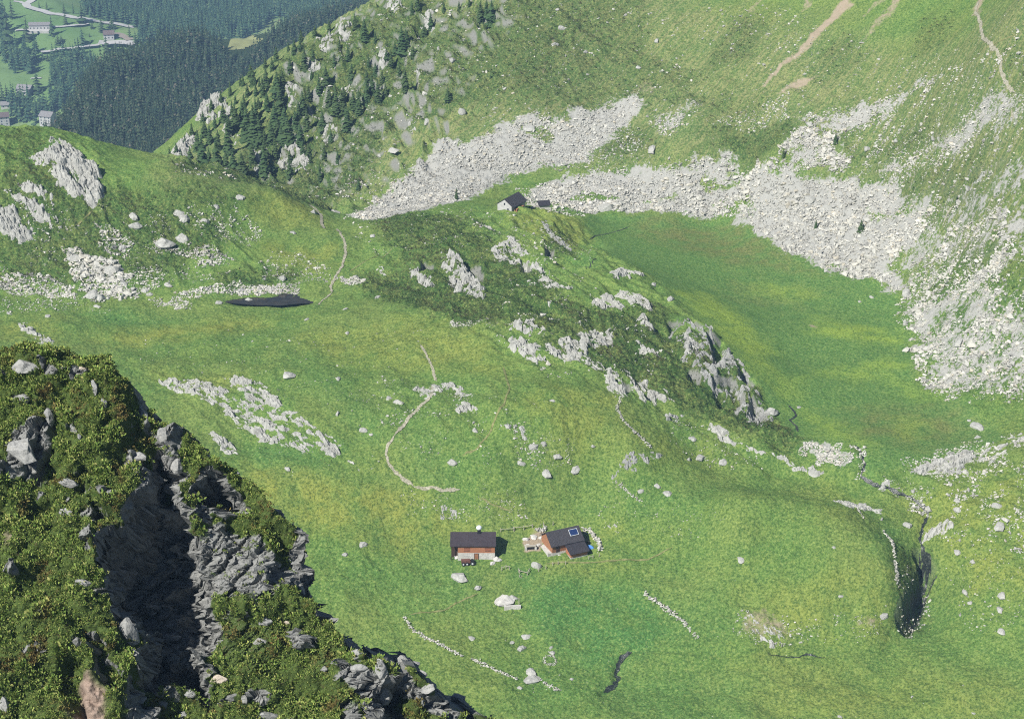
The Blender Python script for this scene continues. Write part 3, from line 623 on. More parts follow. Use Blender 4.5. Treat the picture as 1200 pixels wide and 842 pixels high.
 ('broken pale wall left of the scree head below the spruces', [(376,142),(398,150),(392,172),(372,166)], dict(h=2.4,cover=.48)),
 ('weathered ribs at the foot of the shoulder over the gap', [(290,178),(318,172),(326,200),(300,205)], dict(h=2.8,cover=.48)),
 ('pale rib in the dark turf right of the high spruces', [(490,22),(508,12),(512,34),(496,40)], dict(h=2.,cover=.45)),
 ('stony patch at the lower shoulder above the scree edge', [(470,145),(490,146),(488,158),(472,155)], dict(h=1.8,cover=.4)),
]
SOLO = (8, 32, 38, 41, 42, 43, 48, 49, 50, 52)
for i, (lab, poly, op) in enumerate(OUTCROPS):
    op = dict(op)
    if op.get('mat') == 1: op['mat'] = M_CLIFF_SHADE
    op['solo'] = len(poly) and i in SOLO
    o = patch('rock_outcrop', poly, seed=i * 5 + 2, **op)
    if o: tag(o, lab, 'outcrop')

# ---- boulders
def hull_rock(n, seed, squash=(1, .8, .6), bevel=False):
    r = np.random.default_rng(seed); bm = bmesh.new()
    p = r.normal(size=(n, 3)); p /= np.linalg.norm(p, axis=1)[:, None]
    p *= (r.uniform(.8, 1.05, (n, 1))); p *= squash; p[:, 2] = np.maximum(p[:, 2], -.35)
    for q in p: bm.verts.new(q)
    res = bmesh.ops.convex_hull(bm, input=bm.verts)
    bmesh.ops.delete(bm, geom=[e for e in bm.verts if not e.link_faces], context='VERTS')
    bmesh.ops.triangulate(bm, faces=bm.faces)
    if bevel:
        bmesh.ops.subdivide_edges(bm, edges=bm.edges, cuts=2, use_grid_fill=True)
        bm.verts.ensure_lookup_table()
        from mathutils import noise as mn
        for vv in bm.verts:
            k = vv.co.copy(); o_ = Vector((seed, seed * .7, 0))
            vv.co += k.normalized() * (.10 * mn.noise(k * 2.2 + o_) + .07 * mn.noise(k * 5 + o_)) 
        bmesh.ops.smooth_vert(bm, verts=bm.verts, factor=.25, use_axis_x=True, use_axis_y=True, use_axis_z=True)
        bmesh.ops.triangulate(bm, faces=bm.faces)
    bm.verts.ensure_lookup_table()
    V = np.array([v.co[:] for v in bm.verts]); Fc = np.array([[v.index for v in f.verts] for f in bm.faces]); bm.free()
    return V, Fc
LOW = [hull_rock(11 + i % 5, 100 + i, (1, .6 + .3 * ((i * 37) % 10) / 10, .5 + .3 * ((i * 53) % 10) / 10)) for i in range(14)]
BIG = [hull_rock(16 + i % 7, 300 + i, (1, .72 + .2 * ((i * 37) % 10) / 10, .6 + .3 * ((i * 53) % 10) / 10), True) for i in range(10)]
BIG_ME = [raw_mesh('boulder', V, Fc, 3, M_ROCK) for V, Fc in BIG]
LOW_ME = [raw_mesh('boulder', V, Fc, 3, M_SCREE) for V, Fc in LOW]

def slope_rot(x, y):
    e = .8; gx = (H0(x + e, y) - H0(x - e, y)) / (2 * e); gy = (H0(x, y + e) - H0(x, y - e)) / (2 * e)
    return Vector((-float(gx), -float(gy), 1)).normalized()
def boulder(u, v, w, h, lab, group=None, name='boulder', i=[0], mats=None):
    """w, h in photo pixels; v is its middle"""
    i[0] += 1; k = i[0]
    p = W(u, v + h * .35)[0]; s = px_size(*p); r = w * s * .58
    me = BIG_ME[k % len(BIG_ME)]
    if mats:
        me = me.copy(); me.materials.clear(); me.materials.append(mats)
    o = mesh_obj(name, me)
    hz = max(.4, h / w) * r * 1.25
    o.location = (p[0], p[1], float(H(p[0], p[1])) - hz * .02)
    q = slope_rot(p[0], p[1]).lerp(Vector((0, 0, 1)), .4).to_track_quat('Z', 'Y') @ Matrix.Rotation(random.uniform(-.5, .5), 4, 'Z').to_quaternion()
    o.rotation_euler = q.to_euler(); o.scale = (r, r * random.uniform(.8, 1.), hz)
    return tag(o, lab, 'boulder', group)

for u, v, w, h, lab in [
 (157,250,15,13,'upper boulder of the pale pair stacked on the shrubby knoll slope'),(158,261,17,13,'lower boulder of the pale pair stacked on the shrubby knoll slope'),
 (193,281,25,14,'wide rounded pale boulder beside a squarer one on the shrubby knoll slope'),(214,275,17,14,'squarish pale boulder right of a wide rounded one on the shrubby knoll slope'),
 (216,252,15,13,'pale pointed boulder between two small ones on the upper knoll slope'),(240,257,11,9,'single pale boulder right of the pointed one on the upper knoll slope'),
 (253,240,9,8,'small round boulder alone on the bright knoll crest'),(209,246,16,9,'pale slab leaning against the pointed boulder'),
 (144,288,10,9,'squat boulder above the big rock pile on the knoll'),(107,338,20,24,'tall grey boulder in the middle of the rock pile at the knoll foot'),
 (170,338,11,9,'left boulder of a rounded pair in the flat grass at the knoll foot'),(175,343,9,7,'right boulder of a rounded pair in the flat grass at the knoll foot'),
 (197,332,12,6,'flat pale boulder lying alone in the grass at the knoll foot'),(85,300,14,8,'flat pale boulder heading the rock pile on the knoll'),
 (117,345,14,14,'dark-sided block beside the tallest boulder of the rock pile'),(131,313,20,11,'broad block at the upper end of the rock pile'),
 (145,330,11,9,'pale cube-like block at the right edge of the rock pile'),(113,357,10,5,'low boulder in the grass below the rock pile'),
 (56,369,10,5,'flat stone alone in the green meadow below the knoll'),(10,365,8,6,'small stone in the meadow at the edge of the photo below the knoll'),
 (282,229,12,6,'flat pale slab on the knoll crest near the gap'),(282,338,10,7,'round boulder at the end of the stone band by the dark pond'),
 (292,350,13,7,'boulder standing in the dark pond'),(256,353,10,5,'low boulder on the grassy bank of the dark pond'),
 (331,323,10,10,'pale boulder on the shrubs above the dark pond'),(310,326,6,5,'small pale boulder on the shrubs above the stone band'),
 (343,271,8,5,'small boulder on the grassy rise left of the upper footpath'),(367,246,12,9,'pale slab beside the footpath in the gap'),
 (443,347,9,5,'pale boulder at the edge of the dark shrubs below the footpath'),(393,245,14,11,'pale boulder at the tip of the grey scree'),
 (405,361,9,5,'flat boulder in the short grass below the footpath'),(360,373,8,4,'small boulder in the pale grass between pond and footpath'),
 (407,389,8,4,'flat stone in the grass on the broad shoulder'),(437,275,9,4,'flat stone on the grass below the scree tip'),
 (338,437,19,8,'flat pale slab alone in the grass above the striped slabs'),(396,442,9,5,'small stone alone in the yellowish grass above the footpath bend'),
 (455,464,9,9,'round pale boulder left of the footpath bend'),(466,468,15,9,'oblong pale boulder beside the round one left of the footpath bend'),
 (426,502,12,7,'pale boulder right of the striped slabs'),(435,507,7,5,'small boulder touching the pale one right of the striped slabs'),
 (396,482,8,9,'upright pale stone in the grass between striped slabs and footpath'),(337,547,9,7,'small rounded boulder in the green strip under the striped slabs'),
 (557,502,9,7,'dark-sided small boulder below the blocky rocks'),(530,539,12,7,'solitary boulder on the open slope above the brown cabins'),
 (595,497,9,7,'boulder at the upper end of the stony scar'),(625,521,13,8,'pale boulder in the stony scar, the broader of two'),(637,517,8,9,'taller pale boulder in the stony scar beside a broader one'),
 (610,540,11,6,'flat stone lowest in the open slope under the stony scar'),(653,533,11,6,'flat boulder just below the stony scar'),(674,547,16,8,'wedge-shaped pale boulder right below the stony scar'),(641,552,16,6,'long leaning slab below the stony scar'),
 (647,468,8,4,'small pale block on the open yellow slope'),(695,521,6,5,'small round stone on the slope left of the zigzag wall'),
 (770,567,9,7,'rounded white boulder in the meadow, the higher of two'),(782,576,12,6,'flat white boulder in the meadow, the lower of two'),(751,574,9,4,'small flat stone near the two white boulders'),
 (811,512,11,5,'leaning slab on the slope under the rock band'),(807,536,8,6,'lower stone under the leaning slab'),(820,534,14,7,'pair-like slab in the grass under the rock band'),(847,538,14,10,'stony block in the grass left of the knoll'),
 (766,331,9,6,'pale boulder on the ridge skyline, the smaller of two'),(786,348,12,8,'pale boulder on the ridge skyline, the larger of two'),(904,479,20,13,'smooth white boulder at the end of the cliff by the brook'),
 (936,476,7,3,'small flat stone lying in the green meadow by the brook'),(968,316,8,4,'flat pale stone at the meadow edge below the scree'),(1021,347,7,4,'small pale stone in the meadow near the scree tongue'),(1007,352,5,4,'tiny round stone in the meadow beside the scree tongue'),
 (1146,510,9,7,'rounded grey boulder at the lower end of the green meadow'),(1145,498,20,5,'long low beige slab at the lower end of the green meadow'),(1136,491,7,4,'little pale stone above the long beige slab'),
 (1063,612,13,9,'oblong boulder beside the brook below the knoll ledge'),(1122,594,11,10,'upright pale boulder on the slope beyond the brook'),(1122,584,9,6,'small boulder above the upright one beyond the brook'),(1088,593,9,9,'pale boulder over the dark water of the brook'),
 (1070,573,6,9,'upright stone at the brook outlet'),(1168,590,14,9,'broad pale boulder on the slope beyond the brook'),(1170,613,16,10,'grey boulder lowest on the stony slope beyond the brook'),(1033,606,5,8,'upright stone at the end of the knoll ledge'),
 (1131,692,10,6,'pale boulder in the grass right of the ravine pool'),(1137,704,8,5,'slanting stone below the pale boulder right of the ravine'),(1175,695,13,7,'low pale boulder far right of the ravine'),(1172,712,12,6,'pair of low stones in the grass far right of the ravine'),(1174,738,12,4,'flat pale stone in the lowest right grass'),
 (1140,656,7,5,'white boulder above the ravine on the right bank'),(1122,645,11,5,'pale slab on the right bank near the smooth slab'),(1036,720,12,5,'white elongated stone at the dry foot of the knoll'),(977,640,5,4,'small white stone on the knoll top, higher on it'),(985,697,6,3,'small pale stone in the middle of the knoll face'),
 (984,838,6,4,'pale stone in the lowest meadow at the photo edge'),(1141,834,6,3,'white stone at the lower right of the meadow'),(1069,815,5,3,'tiny white stone in the lowest meadow'),
 (538,672,22,12,'grey boulder in the grass in front of the long brown cabin'),(560,686,10,7,'smaller pale boulder below the grey one near the long cabin'),(425,635,12,9,'pale boulder on the yellowish slope left of the cabins'),(404,648,8,4,'flat white stone left of the cabins'),
 (628,659,14,12,'round grey boulder between the cabins in front of the solar-roofed one'),(552,746,10,5,'flat white stone on the lower meadow above the long wall'),(617,743,13,6,'white flat stone above the stone ring'),(611,757,12,9,'white boulder left of the stone ring'),(600,751,7,4,'small white stone left of the white boulder near the stone ring'),
 (623,784,16,9,'upper block of the pair set on the long low wall'),(622,793,22,9,'lower block of the pair set on the long low wall'),(670,794,6,4,'small pale stone right of the wall end'),(609,804,7,4,'pale stone just under the long wall'),(647,763,8,4,'flat stone above the stone ring, lower of two'),(646,757,6,5,'small stone above the stone ring, upper of two'),
 (868,654,11,4,'flat white stone on the green slope left of the knoll'),(650,50,9,6,'pale boulder high on the open mountainside'),(658,31,9,8,'pale pointed rock on the mountainside right of a beige scar'),(653,10,6,4,'pale stone at the upper photo edge'),(770,46,8,6,'pale rock on the mountainside below a light stone'),
 (686,59,6,8,'upright pale stone on the middle mountainside'),(748,78,8,3,'small flat rock above the scree head'),(514,55,6,7,'pale round rock on the green mountainside right of the spruces'),(530,68,8,9,'pale rough rock lower right of the round one'),(541,128,12,9,'pale block on the slope above the scree'),(500,139,10,10,'pale block right of the small lone spruce'),
 (460,173,17,8,'dark hollow-backed boulder on the slope left of the scree'),(445,181,8,7,'pale stone below the hollow-backed boulder'),(620,147,18,9,'pale rock at the upper edge of the scree'),(765,172,16,10,'big pale block in the green wedge between the screes'),(949,143,10,9,'large pale block on the stony slope above the meadow'),
 (1094,160,6,9,'upright pale boulder on the slope below the footpath'),(1050,163,7,6,'white boulder in the green patch of the stony slope'),(1016,172,9,8,'round pale boulder in the dark shrubs of the stony slope'),(710,240,22,12,'large flat boulder at the scree foot by the green meadow'),(948,230,16,11,'large pale boulder in the middle of the boulder field'),(962,270,14,10,'beige boulder next to a small spruce in the boulder field'),
 (1063,340,16,12,'big white boulder on the scree edge by the meadow'),(1062,375,12,10,'white boulder at the meadow corner of the stony slope'),(1125,398,18,9,'broad boulder in the lower boulder field'),(1135,217,9,12,'pale upright block on the green slope above the boulder field'),
]:
    boulder(u, v, w, h, lab)

# ---- loose stones and scree: the largest are boulders of their own, the rest is one scatter per field
STONES = []      # x, y, size, field
def scatter(poly_px, n, smin, smax, field, power=2.4, dens=None, pad=0.):
    P = WP(poly_px); x0, y0 = P.min(0); x1, y1 = P.max(0); got = 0
    while got < n:
        k = max(2000, n)
        x = rng.uniform(x0, x1, k); y = rng.uniform(y0, y1, k)
        ok = sdf(P, x + 2.5 * perlin(x / 4, y / 4, 51), y + 2.5 * perlin(x / 4, y / 4, 52)) > pad
        if dens is not None: ok &= rng.random(k) < dens(x, y)
        x, y = x[ok][:n - got], y[ok][:n - got]
        uu = rng.random(len(x)); s = smin * (1 - uu * (1 - (smin / smax) ** power)) ** (-1 / power)
        s = np.maximum(s * (.85 + .5 * perlin(x / 14, y / 14, 58) + .25 * perlin(x / 4, y / 4, 59)), smin * .8); STONES.extend(zip(x, y, s, [field] * len(x))); got += max(len(x), 1)
clump = lambda sc, lo, hi, sd: (lambda x, y: sstep(lo, hi, perlin(x / sc, y / sc, sd) + .4 * perlin(x / sc * 3, y / sc * 3, sd + 1)))
def fall(lo, hi, sd):
    def f(x, y):
        a_ = -.75 * x - .65 * y; b_ = .65 * x - .75 * y
        return sstep(lo, hi, perlin(a_ / 13, b_ / 2.6, sd) + .5 * perlin(a_ / 5, b_ / 1.2, sd + 1))
    return f
gdens = lambda x, y: sstep(.1, .6, warped(Mg, x, y)) * sstep(-.75, -.1, perlin(x / 6, y / 6, 55) + .5 * perlin(x / 2.5, y / 2.5, 56))
scatter(SCREE_A, 9500, .22, 1.1, 'a', 2.3, gdens); scatter(SCREE_B, 10500, .3, 1.5, 'b', 2.2, gdens)
scatter([(1035,270),(1100,235),(1180,250),(1170,350),(1060,350)], 2200, .3, 1.3, 'c', 2.0, clump(5, -.4, .2, 66))
scatter(SCREE_C, 2500, .3, 1.4, 'c', 2.0, clump(5, -.35, .15, 61)); scatter(SCREE_D, 500, .3, 1, 'd'); scatter(SCREE_E, 700, .3, 1.1, 'd'); scatter(SCREE_F, 350, .4, 1.2, 'd')
scatter(SCREE_G, 900, .35, 1.4, 'b', 2.1, clump(5, -.3, .3, 63)); scatter(SCREE_H, 260, .3, 0.9, 'd'); scatter(SCREE_I, 200, .3, 0.9, 'd')
scatter([(1035,195),(1120,150),(1250,110),(1260,480),(1110,470),(1060,330),(1035,300)], 3800, .22, 1.1, 'd', 2.2, fall(-.1, .4, 65))
scatter([(900,130),(1100,85),(1200,60),(1240,130),(1120,190),(1000,210),(930,195)], 1700, .25, 1.2, 'd', 2.2, fall(-.05, .4, 67))
scatter([(1030,565),(1200,500),(1240,640),(1110,640),(1075,600)], 1364, 0.21, 0.98, 'e', 2.2, clump(5, -.3, .4, 69))
scatter([(1110,640),(1240,640),(1240,740),(1120,740)], 242, 0.18, 0.59, 'e', 2.2)
scatter([(600,222),(700,212),(700,248),(640,250)], 500, .4, 1.4, 'b', 2.2)
scatter([(0,322),(40,320),(55,320),(75,332),(92,345),(88,352),(50,347),(0,340)], 891, 0.34, 1.3, 'f', 2.2)
scatter([(72,283),(85,290),(110,303),(135,302),(148,315),(152,330),(162,349),(100,352),(88,327),(82,312)], 1247, 0.4, 1.8, 'f', 2.)
scatter([(112,262),(140,270),(160,285),(150,300),(120,300)], 267, 0.34, 1.1, 'f'); scatter([(165,280),(200,300),(240,300),(250,285),(210,290)], 267, 0.29, 0.92, 'f')
scatter([(130,340),(165,310),(195,310),(190,330),(165,345)], 267, 0.29, 0.92, 'f'); scatter([(200,240),(290,250),(310,275),(280,290),(220,270)], 445, 0.23, 0.92, 'f', 2.2, clump(5, -.2, .3, 71))
scatter([(225,300),(262,290),(262,310),(230,315)], 207, 0.29, 0.92, 'f')
scatter([(170,350),(230,352),(225,365),(180,358)], 267, 0.23, 0.66, 'f'); scatter([(205,342),(250,333),(300,333),(300,345),(255,346),(215,350)], 504, 0.29, 1.1, 'f')
scatter([(298,335),(325,330),(352,333),(350,342),(300,347)], 475, 0.34, 1.1, 'f'); scatter([(305,300),(345,292),(390,315),(385,330),(340,335),(310,325)], 326, 0.23, 0.92, 'f', 2.2)
scatter([(388,325),(425,324),(428,332),(395,333)], 178, 0.29, 0.92, 'f'); scatter([(0,345),(100,350),(130,365),(0,370)], 207, 0.23, 0.66, 'f')
scatter([(0,215),(120,240),(260,230),(310,260),(250,335),(0,330)], 950, 0.21, 0.79, 'f', 2.3, clump(8, -.1, .4, 73))
scatter([(395,250),(560,245),(640,280),(620,320),(560,300),(440,300)], 484, .2, 0.86, 'g', 2.2, clump(6, -.1, .4, 75))
scatter([(520,375),(560,375),(600,380),(590,385),(530,382)], 176, .25, 0.8, 'g'); scatter([(600,280),(700,330),(790,400),(760,470),(640,440),(580,400)], 726, .2, 1, 'g', 2.2, clump(5, 0, .4, 77))
scatter([(590,250),(700,290),(690,310),(640,300)], 198, .25, 0.8, 'g'); scatter([(440,440),(620,470),(690,540),(560,570),(440,520)], 440, .14, 0.69, 'g', 2.3, clump(6, -.1, .4, 79))
scatter([(597,494),(640,510),(680,527),(675,555),(630,550),(600,520)], 198, .2, 0.69, 'g'); scatter([(470,575),(600,580),(640,610),(540,612),(480,600)], 286, .15, 0.57, 'g')
scatter([(780,480),(840,500),(900,540),(860,550),(790,520)], 198, .2, 0.69, 'g'); scatter([(700,560),(860,590),(830,625),(700,610)], 132, .14, 0.46, 'g')
scatter([(934,520),(962,519),(999,526),(1002,541),(985,549),(965,541),(935,531)], 572, .25, 0.8, 'g', 2.2); scatter([(1055,540),(1150,515),(1150,535),(1100,555)], 264, 0.26, 1, 'e')
scatter([(1000,520),(1016,530),(1016,560),(1000,558)], 88, 0.26, 0.78, 'e'); scatter([(1060,575),(1090,590),(1092,606),(1066,596)], 99, 0.26, 0.91, 'e')
scatter([(1058,660),(1095,660),(1085,740),(1050,740)], 132, 0.26, 0.91, 'e'); scatter([(855,715),(930,715),(1040,705),(1040,750),(930,760),(860,757)], 308, 0.16, 0.52, 'e', 2.3, clump(4, -.1, .4, 81))
scatter([(590,740),(660,740),(660,810),(590,800)], 30, .1, 0.3, 'h'); scatter([(450,650),(900,660),(900,842),(560,842)], 60, .1, 0.3, 'h'); scatter([(900,765),(1200,740),(1200,842),(900,842)], 30, .1, 0.3, 'h')
scatter([(280,430),(470,440),(470,560),(330,560),(280,520)], 198, .15, 0.57, 'g', 2.3, clump(6, -.1, .4, 83)); scatter([(150,380),(480,370),(560,420),(300,440),(170,430)], 154, .15, 0.57, 'g')
scatter([(200,200),(340,80),(480,0),(560,0),(540,120),(400,240),(260,210)], 1760, .25, 1.3, 'm', 2.2, clump(9, -.1, .4, 85))
scatter([(520,0),(900,0),(900,130),(560,160)], 924, .25, 1.3, 'm', 2.2, fall(-.1, .4, 87)); scatter([(900,0),(1200,0),(1200,120),(900,130)], 924, .2, 1, 'm', 2.2, fall(0, .4, 89))
scatter([(690,160),(740,140),(770,190),(700,200),(650,200)], 484, .25, 1, 'm'); scatter([(820,140),(920,110),(930,140),(850,150)], 352, .25, 0.92, 'm')
scatter([(395,235),(440,240),(470,215),(440,200),(400,220)], 264, .3, 1.1, 'm')

FIELD = {'a': ('pale angular block in the grey scree fan behind the far cabin', 'blocks of the grey scree fan'),
 'b': ('pale angular block in the boulder field along the far edge of the green meadow', 'blocks of the boulder field by the green meadow'),
 'c': ('pale boulder among turf beside the right edge of the green meadow', 'boulders among turf right of the green meadow'),
 'd': ('pale boulder lying on the steep slope right of the green meadow', 'boulders on the right-hand mountainside'),
 'e': ('pale stone near the brook below the green meadow', 'stones along the brook'),
 'f': ('pale block among shrubs at the foot of the grassy knoll near the pond', 'blocks around the knoll and pond'),
 'g': ('pale stone strewn on the broad grassy ridge', 'stones strewn on the ridge'),
 'h': ('small pale stone in the lower meadow', 'stones in the lower meadow'),
 'm': ('pale stone on the upper mountainside', 'stones on the upper mountainside')}
S = np.array([(a, b, c) for a, b, c, d in STONES]); SF = np.array([d for *_, d in STONES])
SZ = H(S[:, 0], S[:, 1]); su, sv = project(S[:, 0], S[:, 1], SZ)
app = S[:, 2] / px_size(S[:, 0], S[:, 1], SZ); app[(su < 5) | (su > 1195) | (sv < 5) | (sv > 835)] = 0
vis = W(su, sv); app[np.abs(vis[:, 1] - S[:, 1]) > 5] = 0
top = np.argsort(-app)[:170]; is_top = np.zeros(len(S), bool); is_top[top] = True
for i in top:
    x, y, s = S[i]; me = LOW_ME[i % len(LOW_ME)]
    o = mesh_obj('boulder', me); o.location = (x, y, SZ[i] + .12 * s); o.scale = (s, s, s)
    o.rotation_euler = (random.uniform(-.3, .5), random.uniform(-.3, .3), random.uniform(0, 6.28))
    tag(o, FIELD[SF[i]][0], 'boulder', FIELD[SF[i]][1])
def merge(protos, loc, scl, rz, tilt, name, mat, kind='stuff', smooth=False):
    Vs, Fs, off = [], [], 0
    pid = rng.integers(0, len(protos), len(loc))
    for k, (V, Fc) in enumerate(protos):
        m = np.where(pid == k)[0]
        if not len(m): continue
        c, s = np.cos(rz[m])[:, None], np.sin(rz[m])[:, None]; ct, st = np.cos(tilt[m])[:, None], np.sin(tilt[m])[:, None]
        P = V[None] * scl[m][:, None, :]
        y = P[..., 1] * ct - P[..., 2] * st; z = P[..., 1] * st + P[..., 2] * ct; x = P[..., 0]
        Q = np.stack([x * c - y * s, x * s + y * c, z], -1) + loc[m][:, None, :]
        Vs.append(Q.reshape(-1, 3)); Fs.append((Fc[None] + (np.arange(len(m)) * len(V))[:, None, None] + off).reshape(-1, Fc.shape[1])); off += len(m) * len(V)
    me = raw_mesh(name, np.concatenate(Vs), np.concatenate(Fs), Fs[0].shape[1], mat, smooth)
    return tag(mesh_obj(name, me), kind=kind)
for fld in FIELD:
    m = np.where((SF == fld) & ~is_top)[0]
    if not len(m): continue
    s = S[m, 2]; n = len(m)
    sc = np.stack([s * rng.uniform(.8, 1.2, n), s * rng.uniform(.75, 1.1, n), s * rng.uniform(.7, 1.1, n)], -1)
    loc = np.stack([S[m, 0], S[m, 1], SZ[m] + .1 * s], -1)
    merge(LOW, loc, sc, rng.uniform(0, 6.28, n), rng.uniform(-.3, .5, n), 'scree' if fld in 'abcd' else 'loose_stones', M_SCREE)

# ---- dry stone walls
def resample(pts, step):
    P = np.asarray(pts, float); d = np.r_[0, np.cumsum(np.linalg.norm(np.diff(P, axis=0), axis=1))]
    s = np.arange(0, d[-1], step); return np.stack([np.interp(s, d, P[:, k]) for k in range(P.shape[1])], -1)
def stone_wall(px, lab, w=.45, h=.5, dens=1., name='dry_stone_wall', cat='wall'):
    L = resample(WP(px), .42 / dens); loc, scl = [], []
    for (x, y) in L:
        if rng.random() < .07: continue
        for _ in range(4):
            r = rng.uniform(.22, .42) * (w / .45); ox, oy = rng.normal(0, w * .45, 2)
            loc.append((x + ox, y + oy, float(H(x + ox, y + oy)) + rng.uniform(0, h) * (1 - .5 * min(1, abs(ox) / w)))); scl.append((r, r * .8, r * .7))
    n = len(loc); o = merge(LOW, np.array(loc), np.array(scl), rng.uniform(0, 6.28, n), rng.uniform(-.3, .3, n), name, M_SCREE, None)
    return tag(o, lab, cat)
stone_wall([(474,724),(482,737),(495,745),(515,755),(540,768)], 'upper stretch of the long low stone wall below the long brown cabin')
stone_wall([(553,772),(562,776),(580,785),(606,796)], 'middle stretch of the long low stone wall, ending at two blocks')
stone_wall([(633,798),(645,804),(657,810)], 'short low stone wall stretch beyond the two blocks')
stone_wall([(756,696),(765,703),(775,710),(790,720),(806,733)], 'low stone wall slanting across the meadow right of the cabins', .55, .6)
stone_wall([(807,736),(813,742),(819,750)], 'collapsed lower end of the wall right of the cabins', .5, .2, .6)
stone_wall([(1035,624),(1041,630),(1046,637),(1048,655),(1052,675),(1051,687)], 'curved low stone wall on the round knoll above the ravine', .5, .55)
stone_wall([(1000,590),(1006,598),(1012,607)], 'short stone row below the knoll ledge', .3, .3)
stone_wall([(728,465),(723,478),(730,492),(737,500)], 'zigzag stone row under the big pale blocks, upper part', .45, .35)
stone_wall([(738,501),(745,508),(757,518),(764,525)], 'zigzag stone row under the big pale blocks, lower part', .55, .45)
stone_wall([(722,564),(730,572),(740,580),(752,588)], 'short curved stone row below the small dark rock hollow', .4, .3)
o = stone_wall([(638,771),(643,768),(649,769),(652,774),(650,778),(643,779),(638,776),(638,771)], 'ring of white stones around a small pit in the lower meadow', .3, .3, 1., 'stone_ring', 'fire ring')

# ---- footpaths, soil tracks, water
def ribbon(name, px, w, mat, lift=.05, kind='structure', jitter=.55, cross=5):
    L = resample(WP(px), .3); d = np.gradient(L, axis=0); d /= np.linalg.norm(d, axis=1)[:, None] + 1e-9; nrm = np.stack([-d[:, 1], d[:, 0]], -1)
    for _ in range(6): nrm[1:-1] = (nrm[:-2] + nrm[1:-1] + nrm[2:]) / 3
    k = np.arange(len(L)); ww = w * (1 + jitter * (perlin(k / 4., k * 0 + w, 91) + .6 * perlin(k / 1.5, k * 0 + w, 92))) * np.clip(np.minimum(k, len(L) - 1 - k) / 4., .25, 1)
    off = w * .35 * perlin(k / 5., k * 0 + 3.3, 93)
    X = L[:, None, :] + nrm[:, None, :] * (off[:, None] + np.linspace(-.5, .5, cross)[None] * ww[:, None])[..., None]
    x, y = X[..., 0], X[..., 1]; a = H(x, y)
    z = np.maximum(a + Hfine(x, y, 0 * x, 0 * x, 0 * x), a) + lift
    me = raw_mesh(name, np.stack([x, y, z], -1).reshape(-1, 3), grid_faces(len(L), cross), 4, mat, True)
    return tag(mesh_obj(name, me), kind=kind)
t = NT('path_gravel', .95, .1); t.base(t.ramp(t.noise(2.2, 4, .7), [(.35, (.16, .16, .10)), (.62, (.38, .36, .29))])); t.bump(t.noise(6, 3), .6, .1); M_PATH = t.m
t = NT('faint_track', .95, .1); t.base(t.ramp(t.noise(1.2, 4, .7), [(.35, (.11, .13, .045)), (.62, (.22, .22, .10))])); M_TRACK = t.m
for w, p in [(1.3, [(363,240),(370,245),(376,252),(377,262),(380,268)]), (1.1, [(395,268),(400,276),(404,285),(405,297),(401,312),(392,327),(388,335),(389,343)]), (.8, [(389,343),(384,348),(376,354),(372,358)]),
             (.9, [(493,404),(499,414),(507,433),(511,447)]), (1.3, [(509,450),(505,464),(490,478),(475,495),(463,510)]), (1.0, [(463,510),(454,524),(452,533),(457,546),(470,560),(485,570)]), (.7, [(485,570),(520,575),(540,574)]),
             (1.0, [(1147,2),(1143,14),(1149,28),(1150,40),(1160,52),(1171,66),(1173,75),(1172,84),(1177,96),(1189,108)]), (.6, [(1185,128),(1188,140)]), (.8, [(1104,265),(1110,250),(1120,238)])]:
    ribbon('footpath', p, w * .68, M_PATH, .1)
for w, p in [(.7, [(590,430),(597,455),(590,475),(575,505),(560,525),(540,535)]), (.6, [(410,318),(430,305),(460,290),(485,278)]), (.5, [(600,600),(575,590),(560,582)]), (.6, [(640,660),(760,655),(790,640)]), (.6, [(85,265),(100,255),(110,246)]),
             (.5, [(480,720),(520,715),(560,695)]), (.5, [(1080,125),(1140,70),(1195,40)])]:
    ribbon('footpath', p, w * .68, M_TRACK, .05)
t = NT('brook_water', .08, .5); t.base((.012, .018, .022)); t.bump(t.noise(3., 3), .3, .08); M_WATER = t.m
t = NT('wet_brook_bed', .35, .4); t.base(t.ramp(t.noise(1.8, 4, .7), [(.45, (.014, .018, .018)), (.62, (.05, .06, .05)), (.70, (.28, .29, .28))])); t.bump(t.noise(4, 3), .7, .15); M_BED = t.m
ribbon('brook', BROOK_UP, .65, M_BED, .06); ribbon('brook', BROOK_LOW[:5], 1.1, M_BED, .06); ribbon('brook', BROOK_MEADOW, .95, M_BED, .06)
ribbon('brook', [(924,474),(931,482),(933,488),(925,492),(933,499),(935,506)], .6, M_BED, .05); ribbon('brook', RAVINE, 1.6, M_BED, .08)
ribbon('brook', [(900,765),(935,770),(945,766),(968,770)], .35, M_BED, .05)
for p in [[(690,282),(705,275),(738,265)], [(687,315),(695,305),(712,305)]]:
    ribbon('brook', p, .3, M_BED, .04)
def sheet(name, poly, z, mat):
    P = [(x, y, z) for x, y in WP(poly)]; bm = bmesh.new(); quadbm(bm, P); o = bm_obj(name, bm, mat); return tag(o, kind='structure')
PZ = float(np.median(H0(*WP(POND).T))) - .32
cx_, cy_ = WP(POND).mean(0)
t = NT('pond_water', .12, .25); t.base(t.ramp(t.noise(.5, 3), [(.35, (.020, .020, .018)), (.65, (.040, .036, .026))])); t.bump(t.noise(2., 3), .15, .05)
bm = bmesh.new(); quadbm(bm, [(cx_ + 1.25 * (x - cx_), cy_ + 1.5 * (y - cy_), PZ) for x, y in WP(POND)]); tag(bm_obj('pond', bm, t.m), kind='structure')
